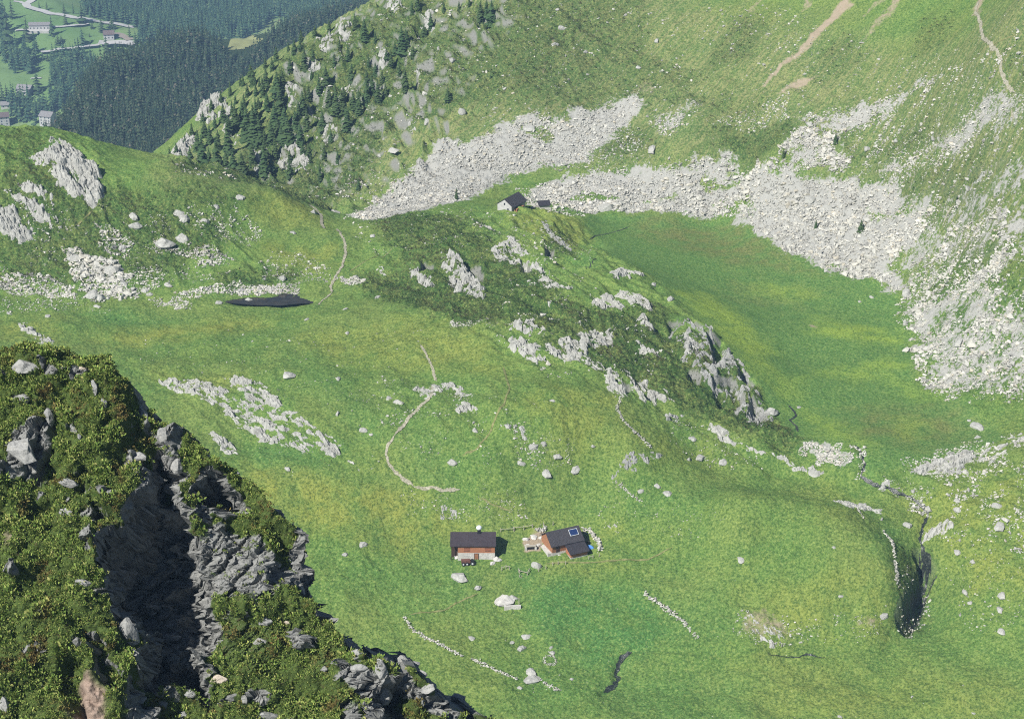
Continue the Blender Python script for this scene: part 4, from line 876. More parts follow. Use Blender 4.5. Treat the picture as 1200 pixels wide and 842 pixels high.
# ------------------------------------------------------------------ cabins
def ground_pt(u, v, hf=None):
    p = W(u, v)[0]; return Vector((p[0], p[1], float(H(p[0], p[1]))))
def plank_mat(name, lo, hi, sc=5.):
    t = NT(name, .8, .2); w = t.t.nodes.new('ShaderNodeTexWave'); w.wave_type = 'BANDS'; w.bands_direction = 'Z'; w.inputs['Scale'].default_value = sc; w.inputs['Distortion'].default_value = .4
    t.t.links.new(t.co, w.inputs['Vector']); n = t.noise(3, 4, vec=t.mapping((.6, .6, 4)))
    c = t.ramp(n, [(.3, lo), (.7, hi)]); c = t.mix(t.step(w.outputs['Fac'], .0, .12), (lo[0] * .4, lo[1] * .4, lo[2] * .4), c); t.base(c); t.bump(w.outputs['Fac'], .5, .03); return t.m
def roof_mat(name, lo, hi, sc=4., axis='X'):
    t = NT(name, .55, .4); w = t.t.nodes.new('ShaderNodeTexWave'); w.wave_type = 'BANDS'; w.bands_direction = axis; w.inputs['Scale'].default_value = sc
    t.t.links.new(t.co, w.inputs['Vector']); t.base(t.ramp(t.noise(1.1, 4, .6), [(.3, lo), (.7, hi)])); t.bump(w.outputs['Fac'], .8, .05); return t.m
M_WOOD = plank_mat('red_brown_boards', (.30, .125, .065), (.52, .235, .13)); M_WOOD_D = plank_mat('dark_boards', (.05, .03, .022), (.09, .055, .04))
M_ORANGE = plank_mat('orange_boards', (.24, .11, .055), (.42, .21, .115))
M_ROOF = roof_mat('brown_sheet_roof', (.036, .027, .034), (.056, .043, .052)); M_ROOFD = roof_mat('dark_sheet_roof', (.024, .022, .03), (.042, .037, .047), 4)
M_STONEW = rock_mat('pale_stone_wall', (.30, .29, .27), (.58, .57, .54), .1, 2.); M_WHITE = plain('whitewash', (.42, .42, .42), .9, .15, 1.2, .1)
M_METAL = plain('silver_metal', (.62, .66, .68), .3, .08, 3, .6); M_DARK = plain('dark_gap', (.012, .012, .014), .8, .2, 3)
M_GREYWOOD = plain('weathered_wood', (.36, .33, .28), .9, .3, 6, .1); M_PANEL = plain('solar_cell', (.018, .035, .11), .12, .25, 6, .6)
M_BLUE = plain('blue_tarpaulin', (.10, .26, .62), .6, .2, 2); M_TYRE = plain('black_rubber', (.02, .02, .022), .8, .2, 4); M_RUST = plain('rust_brown_paint', (.13, .06, .045), .6, .3, 3)
M_GLASS = plain('window_glass', (.03, .035, .045), .1, .2, 3, .6); M_SHUT = plain('old_red_wood', (.24, .09, .05), .8, .25, 3)

def gable_roof(bm, x0, x1, y0, y1, ze, zr, over=.35, th=.14, gab=.3):
    yc = (y0 + y1) / 2; a = (zr - ze) / (yc - y0)
    for s, ya in ((1, y0), (-1, y1)):
        yo = ya - s * over; zo = ze - a * over
        p = [(x0 - gab, yo, zo), (x1 + gab, yo, zo), (x1 + gab, yc, zr), (x0 - gab, yc, zr)]
        vs = [bm.verts.new(q) for q in p] + [bm.verts.new((q[0], q[1], q[2] + th)) for q in p]
        for f in ((3, 2, 1, 0), (4, 5, 6, 7), (0, 1, 5, 4), (1, 2, 6, 5), (2, 3, 7, 6), (3, 0, 4, 7)): bm.faces.new([vs[i] for i in f])
def gable_walls(bm, x0, x1, y0, y1, z0, ze, zr):
    yc = (y0 + y1) / 2
    def ring(x): return [bm.verts.new(q) for q in ((x, y0, z0), (x, y1, z0), (x, y1, ze), (x, yc, zr), (x, y0, ze))]
    a, b = ring(x0), ring(x1); bm.faces.new(a[::-1]); bm.faces.new(b)
    for i in range(5): j = (i + 1) % 5; bm.faces.new((a[i], a[j], b[j], b[i]))
    bmesh.ops.recalc_face_normals(bm, faces=bm.faces)
def nb(): return bmesh.new()
def part(name, boxes, mat, parent, label=None):
    bm = nb()
    for b in boxes: box(bm, *b)
    o = bm_obj(name, bm, mat, parent)
    if label: o['label'] = label
    return o

# long brown cabin --------------------------------------------------
c0 = ground_pt(536.5, 656.5); c1 = ground_pt(580, 656)
ang = math.atan2(c1.y - c0.y, c1.x - c0.x) * .35; L = (c1 - c0).length
cz = min(c0.z, c1.z) - .1
K = empty('mountain_cabin', (c0.x, c0.y, cz), ang)
tag(K, 'long mountain cabin with brown sheet roof, white stone base and round silver cowl', 'cabin')
WID = 5.4; xo = -1.5                       # open porch on the left
ZS, ZE, ZR = 2.15, 4.15, 6.1
part('stone_base', [(0, L, 0, WID, -1.5, ZS)], M_STONEW, K); 
bm = nb(); gable_walls(bm, 0.03, L - .03, .03, WID - .03, ZS, ZE, ZR - .02); bm_obj('wall', bm, M_WOOD, K)['label'] = 'upper wall of reddish brown boards'
bm = nb(); box(bm, xo, -.01, 1.2, WID - .2, -1.2, ZE - .1); box(bm, xo, xo + .15, .1, .25, 0, ZE - .2); bm_obj('porch', bm, M_WOOD_D, K)  # near-black boards carry the shade of the porch recess in their colour
bm = nb(); gable_roof(bm, xo, L, 0, WID, ZE, ZR, .3, .14, .25); bm_obj('roof', bm, M_ROOF, K)
CH = part('chimney', [(4.55, 5.35, WID / 2 - .45, WID / 2 + .35, ZR - .6, ZR + .75)], M_DARK, K)
bm = nb(); r = bmesh.ops.create_icosphere(bm, subdivisions=2, radius=.72); bmesh.ops.transform(bm, matrix=Matrix.Translation((4.95, WID / 2 - .05, ZR + 1.25)) @ Matrix.Diagonal((1, 1, .85, 1)), verts=r['verts']); bm_obj('cowl', bm, M_METAL, CH, True)
for x in (1.5, 6.4): 
    f = part('window', [(x, x + 1.3, -.02, .05, ZS + .6, ZS + 1.3)], M_SHUT, K); part('frame', [(x - .08, x + 1.38, -.035, .0, ZS + .52, ZS + .6), (x - .08, x + 1.38, -.035, .0, ZS + 1.3, ZS + 1.38)], M_WOOD_D, f)
dr = part('door', [(3.9, 4.75, -.06, .1, 0., 1.95)], M_ORANGE, K); part('frame', [(3.8, 3.9, -.09, .1, 0, 2.05), (4.75, 4.85, -.09, .1, 0, 2.05), (3.9, 4.75, -.09, .1, 1.95, 2.05)], M_WOOD_D, dr)
# two-wheeled machine in front of it
def local(K, x, y, z=0): return K.matrix_world @ Vector((x, y, z))
bpy.context.view_layer.update()
q = local(K, 2.2, -1.6); q.z = float(H(q.x, q.y))
V = empty('motor_cultivator', q, ang + .1); tag(V, 'small dark machine with brown loading box parked before the white cabin wall', 'machine')
bm = nb(); box(bm, -1.35, .75, -.55, .55, .62, 1.2); box(bm, -1.25, .65, -.45, .45, 1.2, 1.26); bm_obj('loading_box', bm, M_RUST, V)
part('chassis', [(-1.3, 1.7, -.25, .25, .42, .6), (.8, 1.6, -.35, .35, .6, 1.0)], M_DARK, V)
bm = nb(); bar(bm, (1.6, 0, .8), (2.2, 0, 1.25), .04); bar(bm, (2.2, -.4, 1.25), (2.2, .4, 1.25), .035); bm_obj('handlebar', bm, M_TYRE, V)
for x, r_ in ((-.9, .42), (-.05, .42), (1.2, .5)):
    for s in (-.62, .62):
        bm = nb(); bar(bm, (x, s - .13, r_), (x, s + .13, r_), r_, 16); o = bm_obj('wheel', bm, M_TYRE, V); bm = nb(); bar(bm, (x, s - .15, r_), (x, s + .15, r_), r_ * .45, 12); bm_obj('rim', bm, M_METAL, o)
boulder(582.5, 652.5, 12, 8, 'pale rubble block against the shaded end of the long brown cabin', mats=M_STONEW)
boulder(577, 658, 8, 5, 'pale stone at the front corner of the long brown cabin', mats=M_STONEW); boulder(535, 651, 8, 5, 'pale stone at the porch corner of the long brown cabin', mats=M_STONEW)

# solar-roofed cabin ------------------------------------------------
c0 = ground_pt(647, 651.5); ang2 = R(24)
K2 = empty('mountain_cabin', (c0.x, c0.y, c0.z - .1), ang2)
tag(K2, 'turned mountain cabin with dark roof carrying a blue solar panel and a lower annex', 'cabin')
L2, W2 = 7.9, 6.0; ZS, ZE, ZR = .9, 2.75, 4.9
part('stone_base', [(0, L2, 0, W2, -1.8, ZS)], M_STONEW, K2)
bm = nb(); gable_walls(bm, .04, L2 - .04, .04, W2 - .04, ZS, ZE, ZR - .02); bm_obj('wall', bm, M_ORANGE, K2)
bm = nb(); gable_roof(bm, 0, L2, 0, W2, ZE, ZR, .3, .14, .35); RF = bm_obj('roof', bm, M_ROOFD, K2)
sl = math.atan2(ZR - ZE, W2 / 2)
def roofbox(x0, x1, s0, s1, h0, h1):
    bm = nb(); vs = box(bm, x0, x1, s0, s1, h0, h1)
    bmesh.ops.transform(bm, matrix=Matrix.Translation((0, 0, ZE)) @ Matrix.Rotation(sl, 4, 'X'), verts=vs); return bm
SP_ = bm_obj('solar_panel', roofbox(5.3, 7.3, 1.5, 3.0, .19, .25), M_PANEL, RF)
bm = nb()
for a in ((5.22, 5.3, 1.42, 3.08), (7.3, 7.38, 1.42, 3.08), (5.3, 7.3, 1.42, 1.5), (5.3, 7.3, 3.0, 3.08)):
    vs = box(bm, a[0], a[1], a[2], a[3], .17, .27); bmesh.ops.transform(bm, matrix=Matrix.Translation((0, 0, ZE)) @ Matrix.Rotation(sl, 4, 'X'), verts=vs)
bm_obj('panel_frame', bm, M_METAL, SP_) if False else bm_obj('panel_frame', bm, M_METAL, RF)
# annex in front of the right half
A0, A1, AD = 3.5, 7.9, -2.7
bm = nb(); box(bm, A0, A1, AD, -.01, -2.4, .25); bm_obj('annex_base', bm, M_STONEW, K2)
bm = nb()
v = [bm.verts.new(p) for p in ((A0 + .03, AD + .03, .25), (A1 - .03, AD + .03, .25), (A1 - .03, -.02, .25), (A0 + .03, -.02, .25), (A0 + .03, AD + .03, 1.35), (A1 - .03, AD + .03, 1.35), (A1 - .03, -.02, 2.35), (A0 + .03, -.02, 2.35))]
for f in ((0, 1, 5, 4), (1, 2, 6, 5), (3, 0, 4, 7), (4, 5, 6, 7), (2, 3, 7, 6), (3, 2, 1, 0)): bm.faces.new([v[i] for i in f])
bm_obj('annex_wall', bm, M_WOOD, K2)
bm = nb(); s3 = math.atan2(1., -AD); vs = box(bm, A0 - .3, A1 + .3, 0, 3.35, 0, .12); bmesh.ops.transform(bm, matrix=Matrix.Translation((0, AD - .45, 1.35 - .16 + .04)) @ Matrix.Rotation(s3, 4, 'X'), verts=vs); bm_obj('annex_roof', bm, M_ROOFD, K2)
part('side_wall', [(-1.0, -.03, .2, W2 - .4, -1.9, .9)], M_STONEW, K2, 'pale low stone wall along the left side')
part('ledge', [(1.4, 3.4, -.5, -.05, -.6, .25)], M_STONEW, K2)
part('door', [(1.0, 1.9, -.04, .06, .9, 2.3)], M_WOOD_D, K2)
bpy.context.view_layer.update()
# low dark lean-to, rubble wall and tarpaulin on the shaded side
SH = empty('lean_to_shed', local(K2, L2 + .12, 1.2, -.2), ang2); tag(SH, 'small dark lean-to shed against the shaded end of the solar-roofed cabin', 'shed')
bm = nb(); vs = box(bm, 0, 2.1, -.5, 3.6, 0, .12); bmesh.ops.transform(bm, matrix=Matrix.Translation((0, 0, 1.95)) @ Matrix.Rotation(R(14), 4, 'Y'), verts=vs); bm_obj('roof', bm, M_ROOFD, SH)
part('wall', [(.05, 1.7, 0, 3.2, -1.5, 1.4)], M_WOOD_D, SH); part('post', [(1.75, 1.87, -.35, -.23, -1.5, 1.4)], M_ORANGE, SH)
q = local(K2, L2 + 1.5, -.6, 0); q.z = float(H(q.x, q.y))
bm = nb(); r = bmesh.ops.create_grid(bm, x_segments=14, y_segments=10, size=1)
for vv in bm.verts:
    x, y = vv.co.x, vv.co.y; vv.co = Vector((x * .95, y * .7, .75 * max(0, 1 - x * x) ** .5 * max(0, 1 - y * y) ** .4 + .08 * math.sin(5 * x + 3 * y)))
o = bm_obj('tarpaulin', bm, M_BLUE, None, True); o.location = q; o.rotation_euler = (0, 0, ang2); tag(o, 'bright blue tarpaulin over a heap beside the shaded lean-to shed', 'tarpaulin')
def wall_from(pts, lab, w, h): 
    px = [project(*local(K2, *p)) for p in pts]; stone_wall([(float(a), float(b)) for a, b in px], lab, w, h, 1.3)
stone_wall([(685,622),(690,623),(696,629),(701,634),(704,641),(702,647)], 'curved pale rubble wall enclosing the shaded end of the solar-roofed cabin', .6, .8, 1.4)
stone_wall([(629,622),(634,621),(640,620)], 'pale rubble heap behind the left corner of the solar-roofed cabin', .6, .5, 1.4)
# stone and earth dugout left of it
DG = ground_pt(622, 643); E_ = empty('stone_dugout', DG, .1); tag(E_, 'low stone dugout with a dark opening in the bare earth between the cabins', 'dugout')
bm = nb(); box(bm, -.9, .9, -.1, .1, -.1, .75); bm_obj('opening', bm, M_DARK, E_)  # near-black slab stands for the shade inside the opening
part('lintel', [(-1.2, 1.2, -.35, .3, .75, 1.0)], M_GREYWOOD, E_); part('side_stone', [(-1.35, -.9, -.4, .6, -.3, .75)], M_STONEW, E_); part('side_stone', [(.9, 1.35, -.4, .6, -.3, .75)], M_STONEW, E_)
scatter2 = [(616,630,9,6),(625,627,10,6),(634,628,8,5),(631,637,9,6),(618,637,8,5),(641,627,7,5)]
for k, (a, b, w_, h_) in enumerate(scatter2): boulder(a, b, w_, h_, 'beige stone in the bare earth beside the stone dugout', 'stones around the dugout', mats=M_STONEW)

# fences -------------------------------------------------------------
def fence(px, rails, lab, ph=1.0, w=.085, skip=()):
    P = [ground_pt(u, v) for u, v in px]; E = empty('wooden_fence', P[0]); tag(E, lab, 'fence')
    for i, p in enumerate(P):
        bm = nb(); bar(bm, p - P[0] + Vector((0, 0, -.3)), p - P[0] + Vector((random.uniform(-.06, .06), 0, ph)), w); bm_obj('post', bm, M_GREYWOOD, E)
    for i in rails:
        bm = nb(); bar(bm, P[i] - P[0] + Vector((0, -.08, ph * .8)), P[i + 1] - P[0] + Vector((0, -.08, ph * .8)), w * .75); bm_obj('rail', bm, M_GREYWOOD, E)
fence([(602,621),(614,620),(624,618),(637,616),(648,615)], [0, 1], 'grey wooden fence on the slope behind the bare earth and dugout')
fence([(608,670),(609,671.5),(618,674),(620,670)], [0, 1, 2], 'zigzag of pale wooden rails left of the round grey boulder')
fence([(588,668),(593,666),(597,667)], [0, 1], 'short wooden rail in the grass between long cabin and zigzag rails')
fence([(587,623),(602.5,622)], [0], 'grey rail fence on the slope behind the gap between cabins')
fence([(631,669),(640,666),(648,662),(654,661),(663,661)], [], 'scattered fence posts in the dry grass before the solar-roofed cabin', .9)
fence([(609,676),(611,677)], [], 'two short posts below the zigzag rails', .7)
fence([(690,655),(695,654),(702,652)], [0], 'low wooden fence by the blue tarpaulin', .9)
# roofless ruin with trough, in the meadow below
p = ground_pt(599, 712); RU = empty('stone_trough', p, .06); tag(RU, 'pale stone trough with a dark basin set against a slab below the cabins', 'trough')
part('basin_wall', [(-1.6, 2.2, -.45, .1, -.4, .75), (-1.6, -1.1, .1, 1.6, -.4, .7)], M_STONEW, RU); part('basin', [(-1.1, .6, .1, 1.5, -.3, .25)], M_DARK, RU); part('post', [(1.75, 1.9, .6, .75, -.3, 2.1)], M_GREYWOOD, RU)
boulder(590, 700, 26, 11, 'large pale slab that the stone trough leans on below the cabins', mats=M_STONEW); boulder(601, 698, 12, 5, 'grey stone behind the stone trough')

# far cabin on the ridge ---------------------------------------------
p = W(583, 246)[0]; K3 = empty('mountain_cabin', (p[0], p[1], float(H(p[0], p[1])) - .3), R(28))
tag(K3, 'far cabin with white gable and steep dark roof below the grey scree', 'cabin')
L3, W3 = 8.2, 5.2
# gable faces the camera side: ridge runs along local y -> build along x and turn
K3.rotation_euler = (0, 0, R(58))
bm = nb(); gable_walls(bm, 0, L3, -W3, 0, -1., 2.5, 4.3); bm_obj('wall', bm, M_WHITE, K3)
bm = nb(); gable_roof(bm, 0, L3, -W3, 0, 2.5, 4.3, .7, .14, .2); bm_obj('roof', bm, M_ROOFD, K3)
part('window', [(-.03, .1, -W3 / 2 - .25, -W3 / 2 + .25, 2.4, 3.1)], M_GLASS, K3); part('window', [(-.03, .1, -W3 / 2 - 1.6, -W3 / 2 - 1.0, 1.0, 1.5)], M_GLASS, K3)
part('lean_to', [(1.2, 5.5, -W3 - 1.3, -W3 - .02, -1., 1.4)], M_ORANGE, K3); part('door', [(2.2, 3.0, -W3 - 1.34, -W3 - 1.2, -.6, 1.1)], M_DARK, K3)
p = W(632, 244)[0]; K4 = empty('stone_shed', (p[0], p[1], float(H(p[0], p[1])) - .2), R(12)); tag(K4, 'low dark-roofed shed right of the far white-gabled cabin', 'shed')
bm = nb(); gable_walls(bm, 0, 3.4, 0, 3., -1, 1.2, 2.); bm_obj('wall', bm, M_STONEW, K4); bm = nb(); gable_roof(bm, 0, 3.4, 0, 3., 1.2, 2.1); bm_obj('roof', bm, M_ROOFD, K4)
stone_wall([(623,244),(628,243.5),(633,243)], 'low wall joining the far cabin and its small shed', .5, .7)
# ------------------------------------------------------------------ far valley: forested hill and valley floor
def far_mesh(name, pts, y0, y1, ny, t0, t1, nx, mat, amp, sm=.002):
    f = tps(pts, sm); g = Grid(t0 * y1 - 20, t1 * y1 + 20, y0 - 10, y1 + 10, 8.); X, Y = g.coords(); g.a = f(X, Y)
    def hf(x, y): return g.sample(x, y) + amp * (perlin(x / 60., y / 60., 31) + .5 * perlin(x / 22., y / 22., 32) + .2 * perlin(x / 8., y / 8., 33))
    yy = np.linspace(y0, y1, ny); tt = np.linspace(t0, t1, nx); X = (yy[:, None] * tt[None]).ravel(); Y = np.repeat(yy, nx)
    me = raw_mesh(name, np.stack([X, Y, hf(X, Y)], -1), grid_faces(ny, nx), 4, mat, True); return tag(mesh_obj(name, me), kind='structure'), hf
def Wf(u, v, hf, y0, y1):
    u = np.atleast_1d(np.asarray(u, float)); v = np.atleast_1d(np.asarray(v, float)); ys = np.arange(y0, y1, 1.5)
    dx, dy, dz = ray(u[:, None], v[:, None]); x = dx / dy * ys; g = CAMZ + dz / dy * ys - hf(x, np.broadcast_to(ys, x.shape))
    hit = g <= 0; k = np.where(hit.any(1), hit.argmax(1), -1); y = ys[k]; X = (dx / dy)[:, 0] * y
    return np.stack([X, y, hf(X, y)], -1), hit.any(1)
t = NT('forest_floor', .95, .05); t.base(t.ramp(t.noise(.08, 4), [(.3, (.020, .034, .016)), (.7, (.04, .06, .025))])); M_FLOOR = t.m
t = NT('valley_meadow', .95, .05); n = t.noise(.012, 4, .6); c = t.ramp(n, [(.3, (.11, .20, .065)), (.55, (.155, .24, .085)), (.75, (.215, .25, .105))]); c = t.mix(t.math('MULTIPLY', t.step(t.noise(.12, 4, .7), .5, .7), .4), c, (.05, .09, .03)); t.base(c); M_VAL = t.m
hp = []
TOPL = [(50,172),(62,158),(80,132),(95,108),(112,88),(130,80),(160,68),(200,54),(235,52),(270,50),(300,46),(340,36),(380,26),(440,8),(500,-20)]
for k, (u, v) in enumerate(TOPL):
    for vv in np.arange(v, 235, 28):
        hp.append(tuple(map(float, at_y(u, vv, 1150 + (212 - vv) * 2.2))))
    x, y, z = map(float, at_y(u, v, 1150 + (212 - v) * 2.2))
    if u < 130: hp += [(x - 25, y + 40, z - 50), (x - 90, y + 90, z - 120), (x - 200, y + 120, z - 200)]
    else: hp += [(x - 5, y + 45, z - 18), (x - 10, y + 120, z - 70)]
forest_hill, HF = far_mesh('hill', hp, 1080, 1740, 130, -.30, .0, 120, M_FLOOR, 4.)
vp = [(*map(float, at_y(u, v, y)),) for u, v, y in [(0,160,1790),(60,150,1800),(0,120,1850),(80,110,1860),(0,80,1930),(80,80,1935),(0,40,2010),(60,35,2015),(150,45,2010),(120,62,1985),(0,0,2110),(60,0,2115),(100,10,2130),(160,30,2060),(200,40,2080),(250,35,2100),(300,30,2130),(200,0,2300),(300,-10,2330),(120,-20,2300),(360,0,2300),(400,-20,2350)]]
vp += [(-700,2500,-250),(-400,2600,-190),(-100,2600,-170),(-800,1800,-335),(-200,1800,-345),(0,2100,-260)]
valley, HV = far_mesh('valley_floor', vp, 1760, 2650, 150, -.34, .0, 130, M_VAL, 3.)
cl = Wf(*zip(*[(264,60),(268,50),(280,45),(300,44),(312,46),(300,54),(286,60),(272,62)]), HF, 1085, 1735)[0][:, :2]
gx, gy = np.meshgrid(np.linspace(cl[:, 0].min(), cl[:, 0].max(), 40), np.linspace(cl[:, 1].min(), cl[:, 1].max(), 60)); fk = grid_faces(60, 40); kk = (sdf(cl, gx, gy) > 0).ravel(); fk = fk[kk[fk].all(1)]
if len(fk): tag(mesh_obj('meadow', raw_mesh('meadow', np.stack([gx.ravel(), gy.ravel(), HF(gx, gy).ravel() + .5], -1), fk, 4, plain('pale_meadow', (.22, .235, .10), .95, .3, .05), True)), kind='structure')
def WV(u, v): return Wf(u, v, HV, 1765, 2640)[0]
def far_ribbon(name, px, w, mat):
    p = np.array(px, float); L = resample(WV(p[:, 0], p[:, 1])[:, :2], 4.); d = np.gradient(L, axis=0); d /= np.linalg.norm(d, axis=1)[:, None] + 1e-9; n = np.stack([-d[:, 1], d[:, 0]], -1)
    X = L[:, None, :] + n[:, None, :] * np.linspace(-.5, .5, 4)[None, :, None] * w; z = HV(X[..., 0], X[..., 1]).max(1)[:, None].repeat(4, 1) + .5
    return tag(mesh_obj(name, raw_mesh(name, np.concatenate([X, z[..., None]], -1).reshape(-1, 3), grid_faces(len(L), 4), 4, mat)), kind='structure')
M_ROAD = plain('road_surface', (.42, .41, .40), .9, .1, .1)
far_ribbon('road', [(42,-2),(36,2),(30,6),(33,10),(45,13),(62,17),(78,19),(95,22),(110,25),(128,28),(145,31),(160,33)], 9, M_ROAD)
far_ribbon('road', [(18,37),(40,36),(60,32.5),(85,31.5),(105,29.5)], 6, M_ROAD); far_ribbon('road', [(48,63),(62,61),(75,59),(100,57),(118,54)], 7, M_ROAD); far_ribbon('road', [(116,54),(135,53),(150,54),(161,54)], 16, M_ROAD)
far_ribbon('road', [(16,2),(24,3),(30,6)], 5, M_ROAD); far_ribbon('road', [(36,93),(49,93)], 4, M_ROAD)
far_ribbon('path', [(125,42),(140,42),(150,46),(155,50)], 10, plain('gravel_yard', (.26, .22, .18), .95, .2, .05))

# ---- far houses
def house(u, v, L, Wd, hw, hr, rot, lab, wall=None, roof=None, nwin=4, rows=1, terrace=False):
    p = WV([u], [v])[0]; E = empty('house', p, rot); tag(E, lab, 'house')
    bm = nb(); gable_walls(bm, -L / 2, L / 2, -Wd / 2, Wd / 2, -4, hw, hw + hr - .1); bm_obj('wall', bm, wall or M_WHITE, E)
    bm = nb(); gable_roof(bm, -L / 2, L / 2, -Wd / 2, Wd / 2, hw, hw + hr, .8, .3, .6); bm_obj('roof', bm, roof or M_FROOF, E)
    for r in range(rows):
        for i in range(nwin):
            x = -L / 2 + (i + .5) * L / nwin; z = 1. + r * 2.9
            part('window', [(x - .6, x + .6, -Wd / 2 - .06, -Wd / 2 + .1, z, z + 1.4)], M_GLASS, E)
    if terrace: part('terrace', [(-L * .55, L * .5, -Wd / 2 - 7, -Wd / 2 - .02, -4, .1)], M_STONEW, E)
M_FROOF = roof_mat('grey_stone_roof', (.16, .15, .15), (.26, .25, .25), .6); M_FROOFB = roof_mat('brown_tile_roof', (.10, .07, .065), (.16, .12, .11), .6)
house(47, 34, 22, 9, 5, 2, .05, 'long white building with a terrace wall in the valley meadow', None, None, 6, 1, True)
house(128, 45.5, 11, 9, 5.5, 3, .15, 'small white house with brown roof beside the valley road', None, M_FROOFB, 3, 2); house(30, 109, 15, 10, 5, 3.4, -.25, 'white house with grey roof on the lower valley meadow', None, None, 4, 1)
house(57, 146, 13, 11, 9, 3.4, -.35, 'tall pale house with grey roof at the forest edge', None, None, 3, 3); house(2, 146, 15, 11, 9, 3, .3, 'large white house with balconies at the edge of the photo', None, M_FROOFB, 3, 3); house(7, 126, 9, 7, 3.5, 2.4, .2, 'small grey-roofed barn above the large white house', M_STONEW, None, 2, 1)

# ------------------------------------------------------------------ trees
t = NT('spruce_needles', .9, .1); oi = t.t.nodes.new('ShaderNodeObjectInfo'); n = t.noise(1.4, 3, .7)
c = t.ramp(n, [(.3, (.028, .060, .026)), (.7, (.066, .115, .044))]); c = t.mix(t.math('MULTIPLY', oi.outputs['Random'], .55), c, (.055, .075, .028)); t.base(c); M_SPRUCE = t.m
t = NT('far_spruce_needles', .95, .05); geo = t.t.nodes.new('ShaderNodeNewGeometry'); n = t.noise(.35, 2, .7)
c = t.ramp(geo.outputs['Random Per Island'], [(.0, (.018, .036, .022)), (.55, (.036, .060, .032)), (.93, (.065, .085, .046)), (1., (.14, .125, .10))]); t.base(c); M_FAR = t.m
t = NT('valley_tree_foliage', .95, .05); geo = t.t.nodes.new('ShaderNodeNewGeometry'); t.base(t.ramp(geo.outputs['Random Per Island'], [(0., (.022, .055, .034)), (.6, (.045, .088, .045)), (1., (.085, .13, .055))])); M_FARV = t.m
M_TRUNK = plain('spruce_bark', (.09, .07, .055), .95, .3, 4)
def spruce(seed, levels, nb_, h=1., r=.2, droop=.35, seg=3):
    """tiers of drooping, tapering boughs round a leader; returns V, F(triangles)"""
    g = np.random.default_rng(seed); V, Fc = [], []
    for L in range(levels):
        f = L / (levels - 1); z = h * (.05 + .93 * f ** .92); rad = r * (1 - f) ** .8 * g.uniform(.75, 1.15) + .012
        n = max(4, int(nb_ * (1 - .55 * f))); a0 = g.uniform(0, 6.28)
        for k in range(n):
            if g.random() < .08: continue
            a = a0 + 6.283 * k / n + g.uniform(-.25, .25); ln = rad * g.uniform(.6, 1.2); w = ln * .45 * g.uniform(.7, 1.2) + .008; dr = ln * droop * g.uniform(.5, 1.5)
            c, s = math.cos(a), math.sin(a); b = len(V)
            th = h / levels * 1.1
            V += [(0, 0, z + th * .6), (c * ln * .6 - s * w, s * ln * .6 + c * w, z - dr * .45), (c * ln * .6 + s * w, s * ln * .6 - c * w, z - dr * .45), (c * ln, s * ln, z - dr), (c * ln * .55, s * ln * .55, z + th * .22 - dr * .2), (c * ln * .3, s * ln * .3, z - dr * .6)]
            Fc += [(b, b + 1, b + 4), (b, b + 4, b + 2), (b + 1, b + 3, b + 4), (b + 4, b + 3, b + 2), (b + 5, b + 3, b + 1), (b + 5, b + 2, b + 3), (b, b + 5, b + 1), (b, b + 2, b + 5)]
    b = len(V); V += [(-.012, 0, h * .9), (.012, 0, h * .9), (0, .012, h * .9), (0, 0, h * 1.02)]; Fc += [(b, b + 1, b + 3), (b + 1, b + 2, b + 3), (b + 2, b, b + 3)]
    return np.array(V), np.array(Fc)
NEARP = [spruce(i, 15, 13, 1., (.20, .24, .17, .22, .26)[i % 5], .4) for i in range(5)]
FARP = [spruce(40 + i, 7, 7, 1., (.15, .17, .13, .19)[i % 4], .3) for i in range(6)]
CROWN = [raw_mesh('crown', V, Fc, 3, M_SPRUCE) for V, Fc in NEARP]; CROWN_F = [raw_mesh('crown', V, Fc, 3, M_SPRUCE) for V, Fc in FARP]
bm = nb(); bmesh.ops.create_cone(bm, cap_ends=True, segments=7, radius1=.028, radius2=.004, depth=1.1); bmesh.ops.translate(bm, verts=bm.verts, vec=(0, 0, .40)); TR = bpy.data.meshes.new('trunk'); bm.to_mesh(TR); bm.free(); TR.materials.append(M_TRUNK)
def tree(p, h, lab, group, far=False, kind='spruce_tree', wide=1., i=[0]):
    i[0] += 1; E = empty(kind, p, random.uniform(0, 6.28)); tag(E, lab, 'tree', group)
    E.scale = (h * wide, h * wide, h)
    lst = CROWN_F if far else CROWN
    mesh_obj('crown', lst[i[0] % len(lst)], E); mesh_obj('trunk', TR, E); return E
